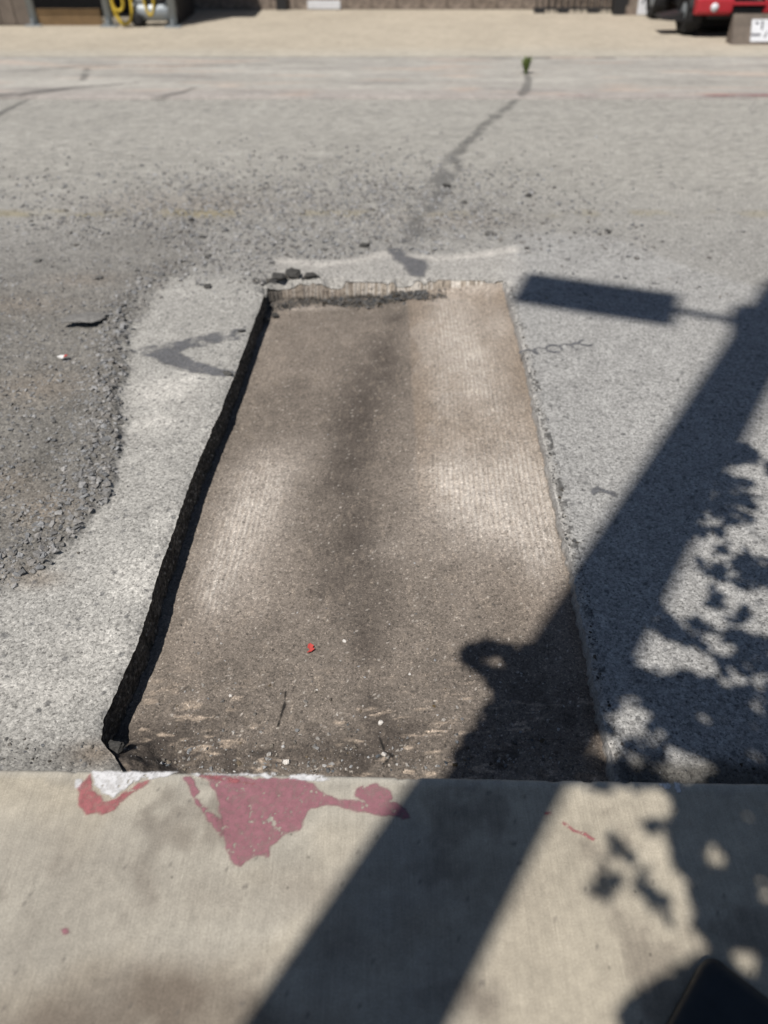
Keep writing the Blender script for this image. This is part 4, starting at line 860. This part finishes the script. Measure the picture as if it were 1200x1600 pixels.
for r_ in range(8):
    for k in range(34):
        o = bpy.data.objects.new('block', random.choice(meshes[:3] if random.random() < .85 else meshes)); COLL.objects.link(o); o.parent = wall
        o.location = (-3.2 + .4 * k + .2 * (r_ % 2), .003, .1 + .2 * r_)
m = MB(); m.box((-1.62, -.06, .9), (.16, .10, 1.8)); m.build('downpipe', M_IRON, wall)
m = MB(); m.box((-.95, -.05, .065), (.52, .045, .11), 0, .008); m.build('pale_patch', M_SIGNW, wall)

P1, P2, P3 = [(-4.961, 12.718), (-3.880, 12.658), (-2.961, 12.599)]
shed = empty('storage_shed', (P2[0], P2[1], LOTZ), 'open-fronted storage shed with steel posts at the upper left', 'shed')
SX, SY = P2
for (a, b) in (P1, P2, P3):
    m = MB(); m.tube([(a - SX, b - SY, 0), (a - SX, b - SY, 2.5)], .055, 14); po = m.build('post', M_STEEL, shed, True)
    m = MB(); m.box((a - SX, b - SY, .008), (.22, .20, .016), 0, .004); m.box((a - SX, b - SY, .05), (.03, .16, .08)); m.build('base_plate', M_STEEL, po)
x0 = P1[0] - SX; x1 = P3[0] - SX
for k in range(14):
    m = MB(); m.box((x0 - .14 - .21 * k, .06 + random.uniform(-.004, .004), 1.2 + .008), (.2, .025, 2.4), 0, .003); m.build('plank', M_PLANK, shed)
m = MB(); m.box(((x0 - .085) / 2, .09, .10), (-x0 - .16, .04, .20), 0, .004); m.build('sill_board', M_BROWN, shed)
m = MB(); m.box(((x0 + x1) / 2 - 1.2, 1.30, 1.25), (x1 - x0 + 2.3, .04, 2.5)); m.build('back_wall', M_DKPLANK, shed)
m = MB(); m.box((x1 + .02, .70, 1.25), (.04, 1.16, 2.48)); m.build('side_wall', M_DKPLANK, shed)
m = MB(); m.box(((x0 + x1) / 2 - 1.25, .55, 2.56), (x1 - x0 + 2.9, 1.75, .08)); m.build('roof', M_ROOF, shed)
# mesh screen between the first two posts
m = MB()
for k in range(24):
    m.tube([(x0 + .07 + k * (-x0 - .14) / 23, .03, .20), (x0 + .07 + k * (-x0 - .14) / 23, .03, 1.6)], .004, 4)
for k in range(30): m.tube([(x0 + .06, .03, .22 + .045 * k), (-.06, .03, .22 + .045 * k)], .004, 4)
m.build('mesh_screen', M_IRON, shed)
def hose(name, loops, label):
    m = MB(); r0 = empty(name, (SX, SY, LOTZ), label, 'hose', 'yellow hoses on the shed')
    for (cx, cy, cz, rx, rz_, n_) in loops:
        pts = []
        for k in range(n_ * 20 + 1):
            t = k / 20 * 2 * math.pi; j = 1 + .06 * math.sin(t * .37 + cx * 9)
            pts.append((cx + rx * j * math.sin(t), cy - .018 * k / 20, cz - rz_ * j * math.cos(t) * (1 if j < 1 else 1 / j)))
        q_ = MB(); q_.tube(pts, .014, 8); q_.build('coil', M_YELH, r0, True)
    return r0
pxm = 11.0 / 1186
hose('garden_hose', [(.25, -.06, .305, .13, .275, 3), (.22, -.14, .33, .075, .13, 4)], 'yellow hose hanging in coils down to the ground at the shed post')
hose('garden_hose', [(.62, -.02, .38, .07, .25, 3)], 'shorter yellow hose hanging right of the coiled one')
comp = empty('air_compressor', (SX + .62, SY + .06, LOTZ), 'grey wheeled compressor on the ground under the yellow hoses', 'compressor')
m = MB(); m.lathe([(.02, -.30), (.09, -.285), (.115, -.24), (.115, .24), (.09, .285), (.02, .30)], 20, Matrix.Translation((0, 0, .17)) @ Matrix.Rotation(math.pi / 2, 4, 'Y')); m.build('tank', M_STEEL, comp, True)
m = MB(); m.box((.08, 0, .36), (.24, .18, .15), 0, .02); m.build('motor', M_IRON, comp)
m = MB(); m.box((-.14, 0, .33), (.14, .16, .10), 0, .015); m.build('pump', M_STEEL, comp)
for sy_ in (-.13, .13):
    m = MB(); m.lathe([(.03, -.02), (.075, -.022), (.085, 0), (.075, .022), (.03, .02)], 18, Matrix.Translation((-.2, sy_, .085)) @ Matrix.Rotation(math.pi / 2, 4, 'X')); m.build('wheel', M_BLACK, comp, True)
m = MB(); m.box((.22, 0, .035), (.03, .18, .07)); m.build('foot', M_BLACK, comp)
m = MB(); m.tube([(.2, -.09, .24), (.42, -.09, .38), (.42, .09, .38), (.2, .09, .24)], .012, 8); m.build('handle', M_IRON, comp, True)

F1, F2 = [(2.308, 14.028), (3.615, 13.957)]
rail = empty('iron_railing', (F1[0], F1[1], LOTZ), 'black iron railing in front of the wall right of the middle', 'railing')
ln = F2[0] - F1[0]
m = MB(); m.box((ln / 2, 0, .055), (ln, .03, .03)); m.build('bottom_rail', M_IRON, rail)
m = MB(); m.box((ln / 2, 0, .98), (ln, .04, .03)); m.build('top_rail', M_IRON, rail)
for k in range(13):
    a = ln * (k + .5) / 13; m = MB(); m.tube([(a, 0, 0), (a, 0, .97)], .011, 6); m.build('bar', M_IRON, rail)
for k in (.08, .36, .72):
    m = MB(); m.box((ln * k, 0, .03), (.16, .12, .06), 0, .008); m.build('foot_block', M_IRON, rail)
B0 = [(3.602, 14.028)][0]
pl = empty('planter_box', (B0[0], B0[1] - .16, LOTZ), 'dark square planter box at the right end of the railing', 'planter')
m = MB(); m.prism([(-.09, 0), (.09, 0), (.12, .26), (-.12, .26)], -.1, .1, lambda a, b, t: (a, t, b)); m.build('tub', M_IRON, pl)
m = MB(); m.box((0, 0, .265), (.26, .22, .03), 0, .006); m.build('rim', M_IRON, pl)

def board_sign(name, loc, w, h, x0, x1, z0, z1, strokes, label, rz=0, lean=0):
    s = empty(name, loc, label, 'sign', rz=rz)
    m = MB(); m.prism([(-.06, 0), (.06 + lean, 0), (.03 + lean, h), (-.0 + lean, h)], -w / 2, w / 2, lambda a, b, t: (t, a, b)); m.build('board', M_BLOCK if lean == 0 else M_PLANK, s)
    def front(z): return -.06 + (lean + .06) * z / h
    tl = math.atan2(lean + .06, h)
    m = MB(); zc = (z0 + z1) / 2; m.box(((x0 + x1) / 2, front(zc) - .006, zc), (x1 - x0, .008, z1 - z0), rx=-tl); pn = m.build('panel', M_SIGNW, s)
    m = MB()
    for (a, b, dx, dz, ry) in strokes: m.box((x0 + a * (x1 - x0), front(z0 + b * (z1 - z0)) - .0115, z0 + b * (z1 - z0)), (dx, .003, dz), rx=-tl, ry=ry)
    m.build('lettering', M_INK, pn)
    return s
G1 = [(4.043, 13.816)][0]; G2 = [(4.717, 11.171)][0]
st1 = [(.2, .62, .025, .10, .2), (.32, .66, .02, .10, -.2), (.45, .6, .06, .02, 0), (.5, .4, .022, .1, 0), (.62, .58, .022, .12, .35), (.74, .6, .05, .02, 0), (.8, .45, .02, .1, 0)]
board_sign('lot_sign', (G1[0], G1[1], LOTZ), .72, .62, -.19, .17, .01, .31, st1, 'small white lettered sign on a brown board left of the red vehicle')
st2 = [(.10, .78, .07, .022, .5), (.17, .72, .022, .10, 0), (.36, .74, .022, .10, -.5), (.44, .70, .022, .12, .2), (.55, .84, .05, .022, 0), (.60, .60, .035, .14, -.1), (.68, .70, .022, .13, 0), (.80, .72, .022, .13, .4), (.88, .72, .022, .13, -.4),
       (.08, .34, .12, .024, 0), (.25, .36, .02, .09, .6), (.42, .32, .035, .06, 0), (.52, .36, .02, .1, 0), (.60, .34, .05, .08, .4), (.76, .36, .022, .1, 0), (.86, .34, .06, .022, 0)]
board_sign('lot_sign', (G2[0] + .22, G2[1], LOTZ), 1.12, .31, -.33, .44, .02, .27, st2, 'low sign with white lettered panel in front of the red vehicle', lean=.10)

U = [(4.059, 11.716)][0]; UX = U[0] + .60; UY = U[1] + .25
veh = empty('utility_vehicle', (UX, UY, LOTZ), 'red utility vehicle parked nose-on at the upper right corner', 'vehicle')
for sx_ in (-1, 1):
    for yy_, nm in ((0, 'wheel'), (1.5, 'wheel')):
        w = bpy.data.objects.new('wheel', None); COLL.objects.link(w); w.parent = veh; w.location = (sx_ * .60, yy_, .25); w.empty_display_size = .05
        mt = Matrix.Rotation(math.pi / 2, 4, 'Y')
        m = MB(); m.lathe([(.14, -.09), (.20, -.115), (.235, -.10), (.25, -.05), (.25, .05), (.235, .10), (.20, .115), (.14, .09)], 30, mt)
        for k in range(30):
            a = k * 2 * math.pi / 22; m.box((.05 * (1 if k % 2 else -1), .248 * math.cos(a), .248 * math.sin(a)), (.10, .03, .018), rx=a + math.pi / 2)
        m.build('tyre', M_BLACK, w)
        m = MB(); m.lathe([(.03, -.10), (.10, -.095), (.142, -.07), (.142, .07), (.10, .095), (.03, .10)], 24, mt); m.build('rim', M_STEEL, w, True)
def bodyp(name, poly, xa, xb, mat, bev=.015):
    m = MB(); m.prism(poly, xa, xb, lambda a, b, t: (t, a, b)); return m.build(name, mat, veh, bev=bev)
bodyp('fender', [(-.34, .255), (-.40, .29), (-.40, .42), (-.34, .56), (-.05, .66), (.34, .60), (.34, .54), (-.02, .57), (-.22, .50), (-.28, .38), (-.28, .255)], -.66, -.20, M_REDP)
bodyp('fender', [(-.34, .255), (-.40, .29), (-.40, .42), (-.34, .56), (-.05, .66), (.34, .60), (.34, .54), (-.02, .57), (-.22, .50), (-.28, .38), (-.28, .255)], .20, .66, M_REDP)
bodyp('hood', [(-.38, .44), (-.36, .60), (-.05, .76), (.42, .84), (.42, .50), (-.2, .44)], -.198, .198, M_REDP)
m = MB()
for k in range(5): m.box((0, -.385, .245 + .034 * k), (.38, .02, .012))
m.box((0, -.36, .32), (.39, .02, .19)); m.build('grille', M_IRON, veh)
m = MB(); m.box((0, -.405, .385), (.42, .03, .035), 0, .01); m.build('bumper_bar', M_REDP, veh)
for sx_ in (-1, 1):
    m = MB(); m.lathe([(.005, .03), (.045, .02), (.05, 0), (.045, -.01)], 18, Matrix.Translation((sx_ * .44, -.405, .345)) @ Matrix.Rotation(math.pi / 2, 4, 'X')); m.build('headlight', M_SIGNW, veh, True)
m = MB(); m.box((0, .75, .27), (.92, 2.0, .14), 0, .02); m.build('chassis', M_IRON, veh)
m = MB(); m.box((0, .6, .10), (.86, .9, .12), 0, .03); m.build('cutting_deck', M_IRON, veh)
m = MB(); m.prism([(-.66, .15), (-.98, .17), (-.98, .20), (-.66, .26)], -.18, .16, lambda a, b, t: (a, t + .1, b)); m.build('side_flap', M_IRON, veh)
m = MB(); m.box((-.56, .16, .19), (.30, .22, .05)); m.build('flap_bracket', M_IRON, veh)
bodyp('bed', [(.95, .52), (.95, .92), (2.05, .92), (2.05, .52)], -.66, .66, M_REDP)
m = MB(); m.box((0, .68, .62), (.98, .42, .12), 0, .03); m.box((0, .88, .86), (.98, .10, .42), 0, .03); m.build('seat', M_BLACK, veh)
for sx_ in (-1, 1):
    m = MB(); m.tube([(sx_ * .56, .30, .55), (sx_ * .54, .48, 1.75), (sx_ * .54, 1.0, 1.8), (sx_ * .58, 1.08, .6)], .024, 8); m.build('roll_bar', M_IRON, veh, True)
m = MB(); m.box((0, .74, 1.83), (1.2, .75, .04), 0, .015); m.build('canopy', M_IRON, veh)
